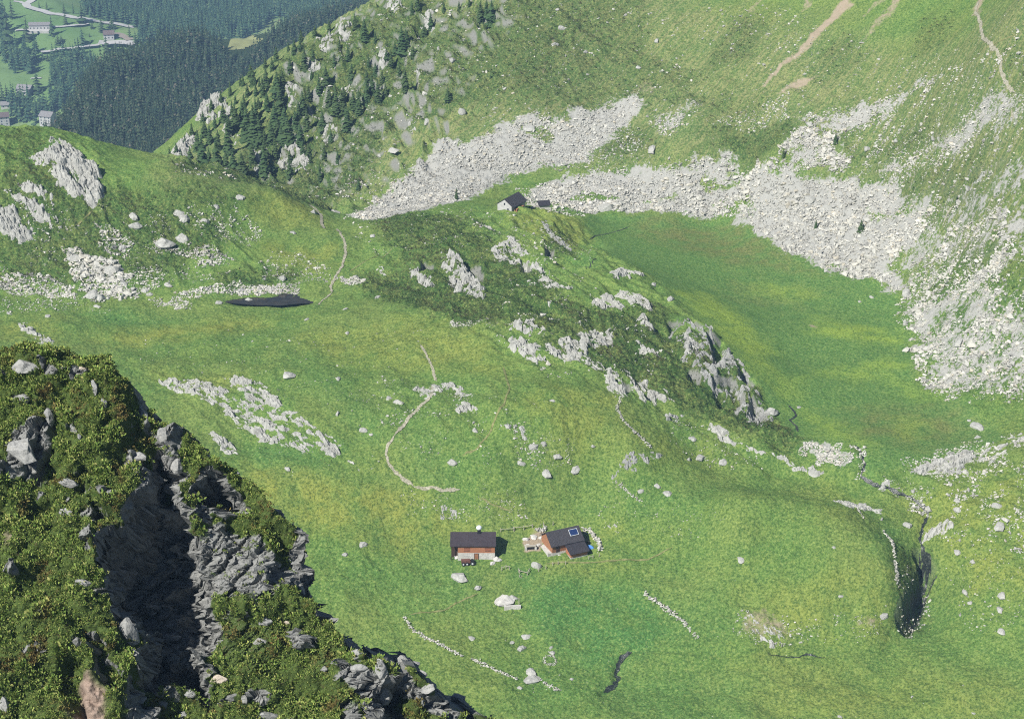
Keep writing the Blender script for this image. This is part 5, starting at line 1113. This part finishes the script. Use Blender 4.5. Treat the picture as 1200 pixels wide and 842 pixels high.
RIDGE = [(357,81,28),(365,92,12),(319,82,16),(325,112,30),(328,130,30),(322,146,28),(331,100,22),(355,132,28),(338,172,38),(352,170,30),(346,150,22),(394,134,36),(386,126,26),(401,130,26),(407,153,32),(403,122,22),(421,136,34),(414,128,22),(430,121,28),(443,120,28),(436,110,24),(458,77,20),(453,72,16),(463,63,16),(471,60,30),(476,52,20),(478,50,16),(475,106,28),(525,120,20),(427,46,26),(416,33,18),(404,36,9),(505,34,20),(497,41,14),(483,18,18),(489,8,16),(550,8,14),(563,25,26),(576,27,28),(570,18,20),(575,92,6),(304,101,12),(303,126,14),(304,168,34),(310,168,18),(297,150,30),(323,187,30),(310,206,36),(318,204,26),(375,211,22),(340,190,16),(268,182,46),(235,210,52),(252,201,40),(244,206,34),(212,211,36),(198,210,38),(205,212,30),(222,212,40),(228,212,30),(290,162,38),(298,172,46),(274,202,28),(284,206,30),(293,212,24),(264,206,30),(285,101,16),(290,113,16),(297,99,20),(276,122,12),(420,222,16),(300,140,26),(340,208,22),(330,168,24),(313,128,22),(188,208,30),(180,206,28),(345,62,18),(352,58,14),(367,70,16),(382,98,22),(374,110,24),(362,118,20),(412,95,22),(392,78,18),(360,152,26),(350,140,24),(334,152,30),(318,168,28),(326,160,22),(362,188,22),(355,182,20),(388,168,18),(378,150,22),(430,98,18),(440,88,16),(448,98,18),(284,142,26),(276,150,28),(268,160,26),(312,100,22),(308,112,24),(440,50,14),(484,66,14),(520,14,14),(538,12,12),(252,150,18),(246,168,24),(310,186,26),(296,192,28)] + [(207,182,16),(217,170,14),(225,160,18),(238,142,13),(248,130,16),(259,120,14),(270,112,18),(282,100,12),(294,90,16),(311,80,14),(324,72,18),(338,60,12),(353,50,16),(369,42,14),(386,38,16),(262,142,22),(272,134,18),(240,160,22),(232,176,26),(256,176,26),(286,126,18),(300,112,18),(340,84,18),(330,60,12),(398,60,16),(408,70,18),(432,78,14),(468,88,14),(452,112,16),(380,186,18),(396,190,14)]
for u, v, h in RIDGE:
    p = W(u, v)[0]; h *= 1.0; ht = h * px_size(*p)
    if p[1] < 600:                       # foot hidden behind the knoll crest: it stands on the shoulder beyond
        q = at_y(u, v - h, 648.); zt = float(H(q[0], 648.)); p = (float(q[0]), 648., zt); ht = float(q[2]) - zt
    tree(Vector((p[0], p[1], float(H(p[0], p[1])) - .2)), ht, 'dark spruce on the steep rocky shoulder left of the grey scree', 'spruces on the mountain shoulder', wide=random.uniform(1.0, 1.35))
for u, v, h, lab in [(535,233,15,'small lone spruce among the blocks at the foot of the scree fan'),(956,267,11,'small spruce growing in the boulder field, left of another'),(1009,270,15,'second small spruce in the boulder field, the taller one'),(1121,236,8,'little spruce in green turf right of the boulder field'),(979,167,13,'small spruce on the edge of the upper stony patch'),(918,184,12,'little spruce beside the dark shrubs above the boulder field')]:
    p = W(u, v)[0]; tree(Vector((p[0], p[1], float(H(p[0], p[1])) - .2)), h * px_size(*p), lab, None, wide=1.2)
# forest: the nearest trees are trees of their own, the rest one far-off wood
FHILL = [(45,165),(60,150),(75,128),(92,108),(108,90),(128,70),(150,62),(180,48),(205,42),(225,44),(240,52),(262,60),(283,62),(300,55),(330,38),(365,25),(400,14),(440,2),(480,-25),(480,40),(330,90),(260,160),(210,225),(120,225),(60,185)]
def inside(poly, u, v): return sdf(poly, u, v) > 0
n = 40000; y = rng.uniform(1085, 1730, n); x = rng.uniform(-.29, -.01, n) * y; z = HF(x, y); u, v = project(x, y, z)
h = rng.uniform(9, 17, n) * (1 + .25 * perlin(x / 40, y / 40, 77))
ok = inside(FHILL, u, v) | ((u > 55) & (u < 480) & (v > 190))
ok &= ~inside([(258,66),(264,46),(280,40),(302,38),(316,44),(306,62),(286,72),(268,74)], u, v)
X, Yv, Zv, Hh = x[ok], y[ok], z[ok], h[ok]
# thin to a minimum spacing
cell = {}; keep = []
for i in range(len(X)):
    k = (int(X[i] / 4.3), int(Yv[i] / 4.3))
    if k in cell: continue
    cell[k] = 1; keep.append(i)
X, Yv, Zv, Hh = X[keep], Yv[keep], Zv[keep], Hh[keep]; u, v = project(X, Yv, Zv + Hh * .6)
# seen ones
gv = W(u, v); ztop = Zv + Hh * .8
seen = (u > 0) & (u < 470) & (v > 0) & (gv[:, 1] > 828) | (sdf([(50,165),(100,215),(190,205),(300,70),(440,-5),(200,40)], u, v) > 0)
order = np.argsort(np.where(seen, Yv, 9e9))[:150]; single = np.zeros(len(X), bool); single[order] = True
for i in order: tree(Vector((X[i], Yv[i], Zv[i] - .5)), float(Hh[i]), 'dark spruce in the front rows of the dense forest on the hill behind the knoll', 'front spruces of the dense forest', True, wide=random.uniform(1.1, 1.5))
m = ~single; k = m.sum(); sc = np.stack([Hh[m] * rng.uniform(1.05, 1.55, k)] * 2 + [Hh[m]], -1)
merge(FARP, np.stack([X[m], Yv[m], Zv[m] - .5], -1), sc, rng.uniform(0, 6.28, k), np.zeros(k), 'forest', M_FAR)
# valley woods
VW = [[(96,0),(340,-12),(345,-2),(300,40),(260,60),(240,52),(205,44),(180,50),(165,62),(160,54),(163,36),(150,30),(130,26),(110,22),(98,18)], [(340,-10),(375,-20),(480,-20),(330,40),(345,10)],
      [(60,68),(72,62),(82,70),(100,48),(96,66),(112,78),(118,90),(96,112),(78,122),(70,132),(55,128),(60,100)], [(8,62),(20,60),(48,58),(46,72),(36,86),(24,88),(8,82)], [(10,118),(24,112),(40,114),(42,132),(30,146),(12,142)], [(42,126),(66,120),(66,134),(48,148),(40,146)], [(0,20),(4,20),(4,75),(0,75)], [(4,56),(10,60),(8,74),(-5,74),(-5,58)]]
n = 26000; y = rng.uniform(1765, 2640, n); x = rng.uniform(-.33, -.03, n) * y; z = HV(x, y); u, v = project(x, y, z); ok = np.zeros(n, bool)
for p in VW: ok |= inside(p, u, v)
ok |= (y > 2200) & (u > 100)
x, y, z = x[ok], y[ok], z[ok]; cell = {}; keep = []
for i in range(len(x)):
    k = (int(x[i] / 6.5), int(y[i] / 6.5))
    if k in cell: continue
    cell[k] = 1; keep.append(i)
x, y, z = x[keep], y[keep], z[keep]; k = len(x); hh = rng.uniform(13, 22, k)
merge(FARP, np.stack([x, y, z - .5], -1), np.stack([hh * rng.uniform(1.1, 1.6, k)] * 2 + [hh], -1), rng.uniform(0, 6.28, k), np.zeros(k), 'forest', M_FARV)
for u, v, h, lab in [(14,22,17,'lone spruce on the upper valley meadow left of the long white building'),(10,54,34,'big spruce at the photo edge beside the long white building'),(3,40,32,'tall spruce cut by the photo edge in the valley'),(32,47,20,'spruce before the left end of the long white building'),(61,42,18,'spruce before the right end of the long white building'),(77,29,12,'small spruce between the two valley roads'),(96,27,16,'bushy spruce just under the upper valley road'),(46,10,6,'small spruce above the road bend'),(55,12,8,'spruce above the upper valley road near the bend'),(75,16,10,'spruce right above the upper valley road'),(86,16,10,'spruce above the road by the forest edge'),
                     (125,63,16,'slender spruce in front of the small white roadside house'),(136,61,9,'round tree right of the slender roadside spruce'),(108,34,6,'bush by the road junction'),(119,37,12,'broad tree left of the small white roadside house'),(131,34,11,'broad tree behind the small white roadside house'),(152,44,12,'dark tree at the right of the gravel yard'),(159,52,12,'dark tree at the right end of the wide road'),(153,59,7,'low bush at the lower right of the wide road'),(44,108,18,'leafy dark tree right of the lower white house'),(8,115,13,'dark tree above the small barn'),(3,120,18,'dark spruce at the photo edge above the small barn'),(131,80,16,'spruce standing in the pale meadow before the forest'),(122,86,14,'lower spruce in the pale meadow before the forest'),(56,72,8,'bush beside the lower valley road'),(50,70,7,'second bush beside the lower valley road'),(68,52,9,'bush on the meadow under the long building'),(72,49,6,'small bush on the meadow under the long building'),(105,44,4,'small shrub in the meadow left of the roadside house')]:
    p = WV([u], [v])[0]; bush = 'bush' in lab or 'broad' in lab or 'round' in lab or 'leafy' in lab or 'shrub' in lab
    tree(Vector((p[0], p[1], p[2] - .5)), h * float(px_size(*p)) * 1.25, lab, None, True, 'broadleaf_tree' if bush else 'spruce_tree', 2.6 if bush else 1.6)
# ------------------------------------------------------------------ the near crag
PL = R(40); A_ = np.array([1., 0, 0]); B_ = np.array([0, math.cos(PL), math.sin(PL)]); N_ = np.array([0, -math.sin(PL), math.cos(PL)])
P0 = np.array([-24., 118., CAMZ - 118 * .556])
def ab(u, v):
    dx, dy, dz = ray(u, v); d = np.stack([dx, dy, dz], -1); o = np.array([0, 0, CAMZ])
    t = ((P0 - o) @ N_) / (d @ N_); q = o + d * t[..., None] - P0
    return q @ A_, q @ B_
def AB(poly): p = np.asarray(poly, float); a, b = ab(p[:, 0], p[:, 1]); return np.stack([a, b], -1)
OUT = [(-160,380),(0,404),(28,404),(60,402),(95,405),(118,414),(138,430),(155,452),(172,474),(192,478),(212,494),(240,520),(268,530),(290,545),(318,575),(340,600),(352,622),(343,648),(326,658),(340,670),(362,684),(378,708),(398,742),(430,752),(452,768),(480,768),(500,784),(530,798),(552,816),(575,826),(610,846),(680,900),(-160,960)]
CH = Grid(-34, 36, -26, 24, .12, -3.)
CH.paint(AB([(-200,380),(60,402),(120,412),(140,432),(158,470),(166,520),(176,556),(160,588),(132,638),(130,676),(152,706),(140,745),(176,800),(205,900),(-200,960)]), 0, 1.3, 'set')
CH.paint(AB([(180,480),(212,492),(255,522),(250,540),(215,535),(190,515)]), -1.5, 1., 'set')
CH.paint(AB([(196,566),(212,588),(228,612),(244,645),(250,690),(238,744),(200,737),(165,737),(140,700),(116,655),(120,628),(150,600),(172,572)]), -9, .7, 'set')
CH.paint(AB([(140,450),(200,478),(262,520),(266,562),(205,572),(160,568)]), -1.7, 1., 'set')
CH.paint(AB([(166,516),(182,512),(194,540),(206,565),(190,575),(172,565)]), -6.5, .6, 'set')
CH.paint(AB([(225,572),(262,565),(290,548),(332,590),(354,622),(342,655),(300,678),(245,688),(236,640)]), -4.5, 1.6, 'set')
CH.paint(AB([(214,522),(255,518),(280,552),(266,574),(228,566)]), -6.5, .5, 'set')
CH.paint(AB([(300,585),(325,590),(347,622),(335,650),(310,625)]), -6.2, .7, 'set')
CH.paint(AB([(232,695),(300,692),(345,668),(385,712),(412,750),(392,790),(350,870),(165,900),(165,800),(215,797),(238,745)]), -5, 1.2, 'set')
CH.paint(AB([(166,738),(212,744),(230,788),(178,796),(160,770)]), -9, .5, 'set')
CH.paint(AB([(102,735),(118,745),(145,790),(140,818),(122,800)]), -2.2, .5, 'set')
CH.paint(AB([(75,780),(90,775),(98,842),(80,870)]), -1.8, .5, 'set')
CH.paint(AB([(380,752),(438,758),(474,790),(478,870),(395,870)]), -3.4, .9, 'set')
CH.paint(AB([(474,772),(506,802),(498,838),(462,880),(452,842),(460,800)]), -8, .5, 'set')
CH.paint(AB([(486,776),(510,778),(560,808),(640,860),(560,900),(500,850)]), -6, .9, 'set')
CH.paint(AB([(44,470),(56,480),(58,552),(45,556),(40,510)]), -1.7, .45, 'set')
CH.paint(AB([(150,490),(180,505),(176,545),(160,530)]), -2.4, .6, 'set'); CH.paint(AB([(115,490),(132,492),(134,512),(118,512)]), -1.3, .4, 'set')
CH.paint(AB([(80,560),(105,552),(104,572),(82,576)]), -1.6, .4, 'set'); CH.paint(AB([(30,585),(50,590),(48,615),(30,612)]), -1.2, .5, 'set')
CH.paint(AB([(100,585),(122,590),(118,612),(98,605)]), -1.6, .4, 'set'); CH.paint(AB([(358,692),(372,694),(380,712),(362,708)]), -6.2, .3, 'set')
CR = Grid(-34, 36, -26, 24, .12)          # bare rock
for p, v in [([(112,645),(150,592),(172,568),(200,562),(225,600),(250,690),(236,748),(165,742)], 1.), ([(225,605),(262,592),(300,612),(352,625),(340,655),(300,676),(240,686)], .62), ([(325,590),(352,620),(340,655),(322,640)], 1.), ([(215,520),(285,545),(262,575)], 1.),
             ([(395,755),(442,760),(474,790),(478,850),(440,850),(430,800),(400,785)], 1.), ([(486,775),(515,780),(550,808),(540,828),(500,815)], 1.), ([(20,500),(46,505),(46,556),(22,550),(5,540)], .9),
             ([(225,700),(320,705),(325,740),(270,760),(232,740)], .42), ([(155,540),(178,540),(170,600),(150,600)], .8), ([(70,590),(115,585),(120,605),(75,608)], .7), ([(195,575),(225,580),(225,600),(200,600)], .6),
             ([(165,740),(232,745),(230,795),(165,795)], .9), ([(185,478),(205,492),(195,515),(178,500)], .9), ([(128,428),(150,440),(168,475),(180,500),(170,502),(152,470),(130,445)], .9),
             ([(350,720),(390,745),(380,775),(355,765)], .4), ([(395,800),(430,800),(430,820),(395,815)], .8), ([(240,810),(330,815),(340,842),(240,842)], .5)]:
    CR.paint(AB(p), v, .5)
CE = Grid(-34, 36, -26, 24, .12)          # bare earth
CE.paint(AB([(88,800),(108,790),(125,812),(122,850),(85,850)]), 1., .4); CE.paint(AB([(5,625),(20,620),(20,640),(5,640)]), .6, .6)
NX, NY = 860, 600
aa, bb = np.meshgrid(np.linspace(-33, 35, NX), np.linspace(-25, 23, NY)); aa = aa.ravel(); bb = bb.ravel()
def crag_h(a, b):
    wa = a + 1.1 * perlin(a / 2.4, b / 2.4, 5) + .3 * perlin(a / .8, b / .8, 6); wb = b + .7 * perlin(a / 2.2, b / 2.2, 7) + .3 * perlin(a / .8, b / .8, 8)
    wa = wa + 1.2 * perlin(a / 5.5, b / 5.5, 45); wb = wb + 1.2 * perlin(a / 5.5, b / 5.5, 46); h = CH.sample(wa, wb); rk = CR.sample(wa, wb)
    sd = sdf(AB(OUT), a + .35 * perlin(a / 1.6, b / 1.6, 15) + .2 * perlin(a / .6, b / .6, 16), b + .35 * perlin(a / 1.6, b / 1.6, 17))
    drop = np.minimum(np.maximum(0, -sd - .06) * 45, 16); h = h - .8 * np.exp(-np.maximum(sd, 0) / .8)
    h = h + 1.0 * perlin(a / 4.2, b / 4.2, 9) + .5 * perlin(a / 1.6, b / 1.6, 10)
    gx = (CH.sample(wa + .25, wb) - CH.sample(wa - .25, wb)) / .5; gy = (CH.sample(wa, wb + .25) - CH.sample(wa, wb - .25)) / .5
    st = np.sqrt(gx * gx + gy * gy); rk = np.maximum(rk, sstep(1.9, 3.2, st)); rk = np.maximum(rk, sstep(.0, .3, -sd)); rk = np.maximum(rk, .9 * sstep(.52, .68, perlin(a / 2.4, b / 1.9, 48) + .35 * perlin(a / .8, b / .8, 49))); h = h + .7 * sstep(.45, .7, perlin(a / 2.4, b / 1.9, 48))
    ang = .95; U_ = (a * math.cos(ang) + b * math.sin(ang)); V_ = (-a * math.sin(ang) + b * math.cos(ang))
    U_ = U_ + .18 * perlin(a / 1.5, b / 1.5, 18); V_ = V_ + .18 * perlin(a / 1.5, b / 1.5, 19)
    r1, r2, ox, oy, e = cells(U_ / 2.4, V_ / 1.2, 31); q1, q2, px, py, e2 = cells(U_ / .8, V_ / .36, 33)
    rock = 1.1 * (r1 - .5) - .9 * oy + .5 * ox * (r2 - .5) - .55 * (1 - sstep(0, .12, e)) + .35 * (q1 - .5) - .3 * py - .16 * (1 - sstep(0, .12, e2)) + .1 * perlin(a / .3, b / .3, 34)
    veg = .60 * np.abs(perlin(a / 1.2, b / 1.2, 11)) + .20 * perlin(a / .4, b / .4, 12) + .07 * perlin(a / .2, b / .2, 13)
    return h + rock * rk + veg * (1 - rk), rk, drop, sd
hz, rk, drop, sdc = crag_h(aa, bb); ea = CE.sample(aa + .4 * perlin(aa / 1., bb / 1., 3), bb)
w1, w2, wx_, wy_, we = cells(hz / 1.6 + .3 * bb, bb / 1.7 + .2 * hz, 41); v1, v2, vx, vy, ve = cells(hz / .6 + .3 * bb, bb / .6, 43)
wall = rk * sstep(-1., -3., hz)
la = .62 * wall * (1.5 * (w1 - .5) + .8 * wy_ - .5 * (1 - sstep(0, .1, we)) + .5 * (v1 - .5) - .25 * (1 - sstep(0, .12, ve)))
lat = np.stack([la, 0 * la], -1) + (rk * .35)[:, None] * np.stack([perlin(aa / .9, bb / .9 + hz / .9, 35), perlin(aa / .9 + hz / .9, bb / .9, 36)], -1)
Pc = P0 + (aa + lat[:, 0])[:, None] * A_ + (bb + lat[:, 1])[:, None] * B_ + hz[:, None] * N_ + drop[:, None] * np.array([-.16, .87, -.485])
t = NT('crag_ground', .93, .12); rock, earth, _, _ = t.attr('c1'); n = t.noise(1.6, 5, .65); nf = t.noise(9, 4, .7); nb_ = t.noise(.35, 3)
rc = t.ramp(t.math('ADD', t.math('MULTIPLY', n, .55), t.math('MULTIPLY', nf, .45)), [(.30, (.095, .10, .102)), (.62, (.27, .275, .265))]); rc = t.mix(t.math('MULTIPLY', t.step(t.noise(2.8, 3, .6), .55, .7), .5), rc, (.06, .07, .05))
vg = t.mix(t.step(nf, .35, .65), (.045, .075, .020), (.085, .120, .032)); vg = t.mix(t.step(n, .55, .72), vg, (.085, .070, .032)); vg = t.mix(earth, vg, t.mix(nf, (.20, .14, .11), (.36, .29, .24)))
t.base(t.mix(t.step(t.math('ADD', rock, t.math('MULTIPLY', t.math('SUBTRACT', nf, .5), .5)), .42, .6), vg, rc)); b = t.bump(nf, .7, .08); t.bump(n, .6, .2, b)
cf = grid_faces(NY, NX); cf = cf[(sdc[cf] > -.56).all(1)]
me = raw_mesh('crag', Pc, cf, 4, t.m, False); attr(me, 'c1', np.stack([rk, ea, ea * 0], -1))
tag(mesh_obj('hill', me), kind='structure')
CBV = BVHTree.FromPolygons([tuple(p) for p in Pc[::1]], cf.tolist())
# heath and rhododendron: leafy tufts over everything that is not rock
def tuft(seed, n=26, r=1.):
    g = np.random.default_rng(seed); V, Fc = [], []
    for i in range(n):
        th = g.uniform(0, 6.28); ph = g.uniform(.1, 1.25); d = np.array([math.sin(ph) * math.cos(th), math.sin(ph) * math.sin(th), math.cos(ph)]) * r * g.uniform(.5, 1.)
        k = np.cross(d, g.normal(size=3)); k /= np.linalg.norm(k) + 1e-6; w = r * g.uniform(*((.09, .19) if n > 20 else (.16, .30))); ln = d / np.linalg.norm(d) * r * g.uniform(*((.18, .42) if n > 20 else (.3, .5)))
        b = len(V); V += [d - ln * .6, d + k * w, d + ln * .7, d - k * w]; Fc.append((b, b + 1, b + 2, b + 3))
    return np.array(V), np.array(Fc)
TUFTS = [tuft(i) for i in range(8)]
t = NT('heath_leaves', .85, .15); geo = t.t.nodes.new('ShaderNodeNewGeometry')
gcol = t.ramp(geo.outputs['Random Per Island'], [(0., (.07, .13, .026)), (.5, (.165, .245, .052)), (.85, (.28, .33, .09)), (1., (.36, .35, .13))])
rcol = t.ramp(geo.outputs['Random Per Island'], [(0., (.075, .045, .025)), (.5, (.17, .075, .04)), (.85, (.22, .12, .05)), (1., (.13, .15, .04))])
t.base(t.mix(t.step(t.noise(.42, 4, .6), .53, .66), gcol, t.mix(.7, gcol, rcol))); M_HEATH = t.m
n = 78000; a = rng.uniform(-32, 34, n); b = rng.uniform(-24, 22, n); h, r_, _, _ = crag_h(a, b); e = CE.sample(a, b); sd = sdf(AB(OUT), a, b)
ok = (r_ + .3 * rng.normal(size=n) * .5 < .4) & (sd > -.3) & (e < .4); a, b, h = a[ok], b[ok], h[ok]; k = len(a)
loc = P0 + a[:, None] * A_ + b[:, None] * B_ + (h - .05)[:, None] * N_
mound = .10 + .16 * np.clip(perlin(a / 1.3, b / 1.3, 71) + .3, 0, 1) + .05 * rng.random(k)
mound = mound * np.where(rng.random(k) < .12, 1.9, 1.)
merge(TUFTS, loc, np.stack([mound * 1.3, mound * 1.3, mound * 1.5], -1), rng.uniform(0, 6.28, k), rng.uniform(-.2, .6, k), 'heath', M_HEATH)
# heath and grass tussocks on the meadows and the ridge
n = 230000; y = 330 * (720 / 330) ** rng.random(n); x = rng.uniform(-.34, .36, n) * y; m_ = warped(Ms, x, y); g_ = warped(Mg, x, y)
ok = (rng.random(n) < m_ * 1.1 - .08) & (g_ < .4) & (warped(Mb, x, y, .6) < .3); x, y, m_ = x[ok], y[ok], m_[ok]; k = len(x); z = H(x, y) + .25 * m_; sz = rng.uniform(.22, .52, k) * (y / 430)
t = NT('dwarf_shrub_leaves', .9, .1); geo = t.t.nodes.new('ShaderNodeNewGeometry')
t.base(t.mix(t.step(t.noise(.09, 3), .45, .62), t.ramp(geo.outputs['Random Per Island'], [(0., (.018, .038, .012)), (.6, (.045, .082, .024)), (1., (.11, .145, .045))]), t.ramp(geo.outputs['Random Per Island'], [(0., (.035, .042, .018)), (.6, (.078, .080, .032)), (1., (.125, .11, .05))])))
S6 = [tuft(60 + i, 7) for i in range(6)]
merge(S6, np.stack([x, y, z], -1), np.stack([sz, sz, sz * .8], -1), rng.uniform(0, 6.28, k), rng.uniform(-.2, .2, k), 'heath', t.m)
n = 190000; y = 325 * (470 / 325) ** rng.random(n); x = rng.uniform(-.36, .36, n) * y; ok = (warped(Mg, x, y) < .3) & (warped(Mb, x, y, .6) < .3) & (warped(Ms, x, y) < .5) & (perlin(x / 5, y / 5, 66) + perlin(x / 1.6, y / 1.6, 67) > -.25)
for q0, q1 in ((WP([(515,612),(600,612),(600,664),(515,668)]), 0), (WP([(608,612),(708,604),(712,660),(612,664)]), 0), (WP([(255,343),(380,343),(380,362),(255,362)]), 0)): ok &= sdf(q0, x, y) < 0
x, y = x[ok], y[ok]; k = len(x); sz = rng.uniform(.10, .26, k) * (y / 390)
t = NT('grass_tussock', .9, .1); geo = t.t.nodes.new('ShaderNodeNewGeometry')
t.base(t.ramp(geo.outputs['Random Per Island'], [(0., (.056, .120, .030)), (.55, (.112, .205, .050)), (.85, (.165, .24, .070)), (1., (.26, .27, .11))]))
S4 = [tuft(80 + i, 4) for i in range(6)]
merge(S4, np.stack([x, y, H(x, y) + .06], -1), np.stack([sz, sz, sz * 1.1], -1), rng.uniform(0, 6.28, k), rng.uniform(-.2, .2, k), 'grass', t.m)
M_CRAGR = rock_mat('crag_boulder_rock', (.15, .155, .155), (.38, .385, .37), .4, 2.2); M_BEIGE = rock_mat('beige_stone', (.36, .31, .25), (.52, .46, .39), .1, 2.)
def crag_rock(u, v, w, h, lab, mat=None, sink=.25, i=[0], low=False):
    i[0] += 1; dx, dy, dz = ray(u, v); d = Vector((float(dx), float(dy), float(dz))).normalized(); hit = CBV.ray_cast(Vector((0, 0, CAMZ)), d)
    if hit[0] is None: return
    p = hit[0]; s = hit[3] / F; me = BIG_ME[(i[0] * 3) % len(BIG_ME)].copy(); me.materials.clear(); me.materials.append(mat or M_CRAGR)
    o = mesh_obj('boulder', me); r = max(w, h) * s * .5; o.location = p - d * r * (.1 - sink * .3)
    o.rotation_euler = (R(35) + random.uniform(-.3, .3), random.uniform(-.3, .3), random.uniform(-.4, .4) + (R(90) if h > w * 1.15 else 0)) if h <= w * 1.15 else (R(40), R(80), random.uniform(-.3, .3))
    o.scale = (r, r * .85 * min(w, h) / max(w, h) + .1 * r, r * .8); tag(o, lab, 'boulder')
for u, v, w, h, lab, *m in [(30,431,40,28,'big grey boulder at the highest left point of the shady crag'),(27,467,20,18,'grey block under the highest boulder of the crag'),(57,488,16,28,'upright grey block beside a shadowed cleft near the crag top'),(26,528,42,46,'large pale slab leaning at the left of the crag, above the heath'),(86,432,14,16,'thin grey rock near the crag summit'),(96,431,9,7,'small pinkish rock near the crag summit',1),(111,455,7,24,'narrow upright rock in the heath near the crag top'),
  (122,472,12,16,'leaning dark rock in the upper heath of the crag'),(140,438,18,12,'dark rock on the crag skyline, upper of two'),(168,462,16,18,'dark rock on the crag skyline, lower of two'),(167,488,16,26,'grey rock at the edge of the upper crag drop'),(190,510,18,26,'grey rock in the red heath of the crag'),(161,536,26,22,'pale ledge rock over the dark chasm of the crag'),(158,550,14,12,'small pale rock over the dark chasm of the crag'),(208,545,24,28,'pale broken rock at the right rim of the chasm'),(86,504,10,22,'dark little rock in the heath of the upper crag'),(93,512,6,10,'tiny rock by the dark little one in the upper heath'),
  (80,566,26,14,'tilted grey rock with a dark hollow in the middle of the crag'),(130,578,18,16,'pale block on the left rim of the chasm'),(78,600,24,16,'grey ledge rock under the crag heath'),(10,553,14,8,'white small rock at the left edge of the crag'),(97,684,26,16,'grey rock in the middle heath of the crag'),(150,742,36,52,'large rounded grey boulder beside a black shadow on the crag'),(155,765,18,18,'lower knob of the rounded grey boulder on the crag'),(178,718,14,8,'small rock at the foot of the chasm'),(200,746,24,14,'pale rock in the shadow below the chasm'),
  (258,795,26,18,'flat beige stone lying on the lower heath of the crag',1),(223,812,16,16,'pale broken block at the lower part of the crag'),(190,825,16,14,'grey block at the bottom of the crag'),(213,837,16,16,'second grey block at the bottom of the crag'),(269,824,12,12,'grey stone left in a row of three low on the crag'),(286,819,10,16,'grey stone middle in a row of three low on the crag'),(297,822,8,14,'grey stone last in a row of three low on the crag'),(350,690,20,34,'upright pale rock at the crag edge with a dark shadow'),(326,662,10,8,'small pale rock on the crag edge near the chasm'),
  (310,662,26,14,'grey rounded rock at the shaded foot of the buttress'),(312,727,22,14,'rock ledge at the left of the lower heath'),(305,752,20,16,'dark-sided rock under a small ledge on the lower crag'),(337,729,12,6,'pinkish stone in the lower heath',1),(406,758,22,18,'grey block at the head of the lower rib'),(420,766,20,22,'rounded grey block at the head of the lower rib'),(441,758,18,12,'overhanging grey block on the rib skyline'),(420,783,24,18,'wide pale block on the lower rib'),(446,783,26,34,'tall grey block in the middle of the lower rib'),(450,812,26,40,'long grey block on the lower end of the rib'),
  (416,812,26,20,'cluster rock in the heath left of the rib'),(473,772,14,16,'small rock at the upper end of the far block row'),(486,778,14,14,'second rock of the far block row'),(494,790,16,14,'third rock of the far block row'),(502,806,24,22,'big rounded rock in the middle of the far block row'),(524,806,18,18,'white-sided rock in the far block row'),(536,818,22,18,'last large rock of the far block row'),(551,824,8,6,'small stone at the end of the far block row'),(545,838,16,8,'flat rock at the lower photo edge on the crag tail'),(5,826,16,30,'grey rock at the lower left of the lower heath'),(308,838,36,24,'dark broad rock at the bottom photo edge of the crag'),(380,782,12,12,'mossy grey rock in the lower heath')]:
    crag_rock(u, v, w, h, lab, M_BEIGE if m else None)

# ------------------------------------------------------------------ air
bm = nb(); box(bm, -1100, 1100, -40, 2900, -460, 262); hz_ = bm_obj('haze', bm, bpy.data.materials.new('haze_air')); m = hz_.data.materials[0]; m.use_nodes = True; nt = m.node_tree
nt.nodes.remove(nt.nodes['Principled BSDF']); pv = nt.nodes.new('ShaderNodeVolumePrincipled'); pv.inputs['Color'].default_value = (.40, .66, 1., 1); pv.inputs['Density'].default_value = .00013; pv.inputs['Anisotropy'].default_value = 0.
nt.links.new(pv.outputs[0], nt.nodes['Material Output'].inputs['Volume']); tag(hz_, kind='stuff')
# ------------------------------------------------------------------ light
SUN_EL, SUN_AZ = R(45), R(-133)          # azimuth of the sun measured from +X
sd = Vector((math.cos(SUN_EL) * math.cos(SUN_AZ), math.cos(SUN_EL) * math.sin(SUN_AZ), math.sin(SUN_EL)))
SUN_DIR = sd
l = bpy.data.lights.new('sun', 'SUN'); l.energy = 5.0; l.angle = R(.55); l.color = (1, .955, .88)
so = bpy.data.objects.new('sun', l); COL.objects.link(so); so.location = (0, 0, 400); so.rotation_euler = sd.to_track_quat('Z', 'Y').to_euler()
w = bpy.data.worlds.new('World'); scene.world = w; w.use_nodes = True
sk = w.node_tree.nodes.new('ShaderNodeTexSky'); sk.sky_type = 'NISHITA'; sk.sun_disc = False
sk.sun_elevation = SUN_EL; sk.sun_rotation = math.atan2(sd.x, sd.y); sk.altitude = 1800
bg = w.node_tree.nodes['Background']; bg.inputs['Strength'].default_value = .05
w.node_tree.links.new(sk.outputs[0], bg.inputs['Color'])
vs = scene.view_settings; vs.view_transform = 'Standard'; vs.look = 'None'; vs.exposure = .60; vs.gamma = 1
scene.cycles.max_bounces = 5; scene.cycles.volume_bounces = 0; scene.cycles.diffuse_bounces = 4
scene.cycles.use_denoising = False
scene.cycles.filter_width = 1.15
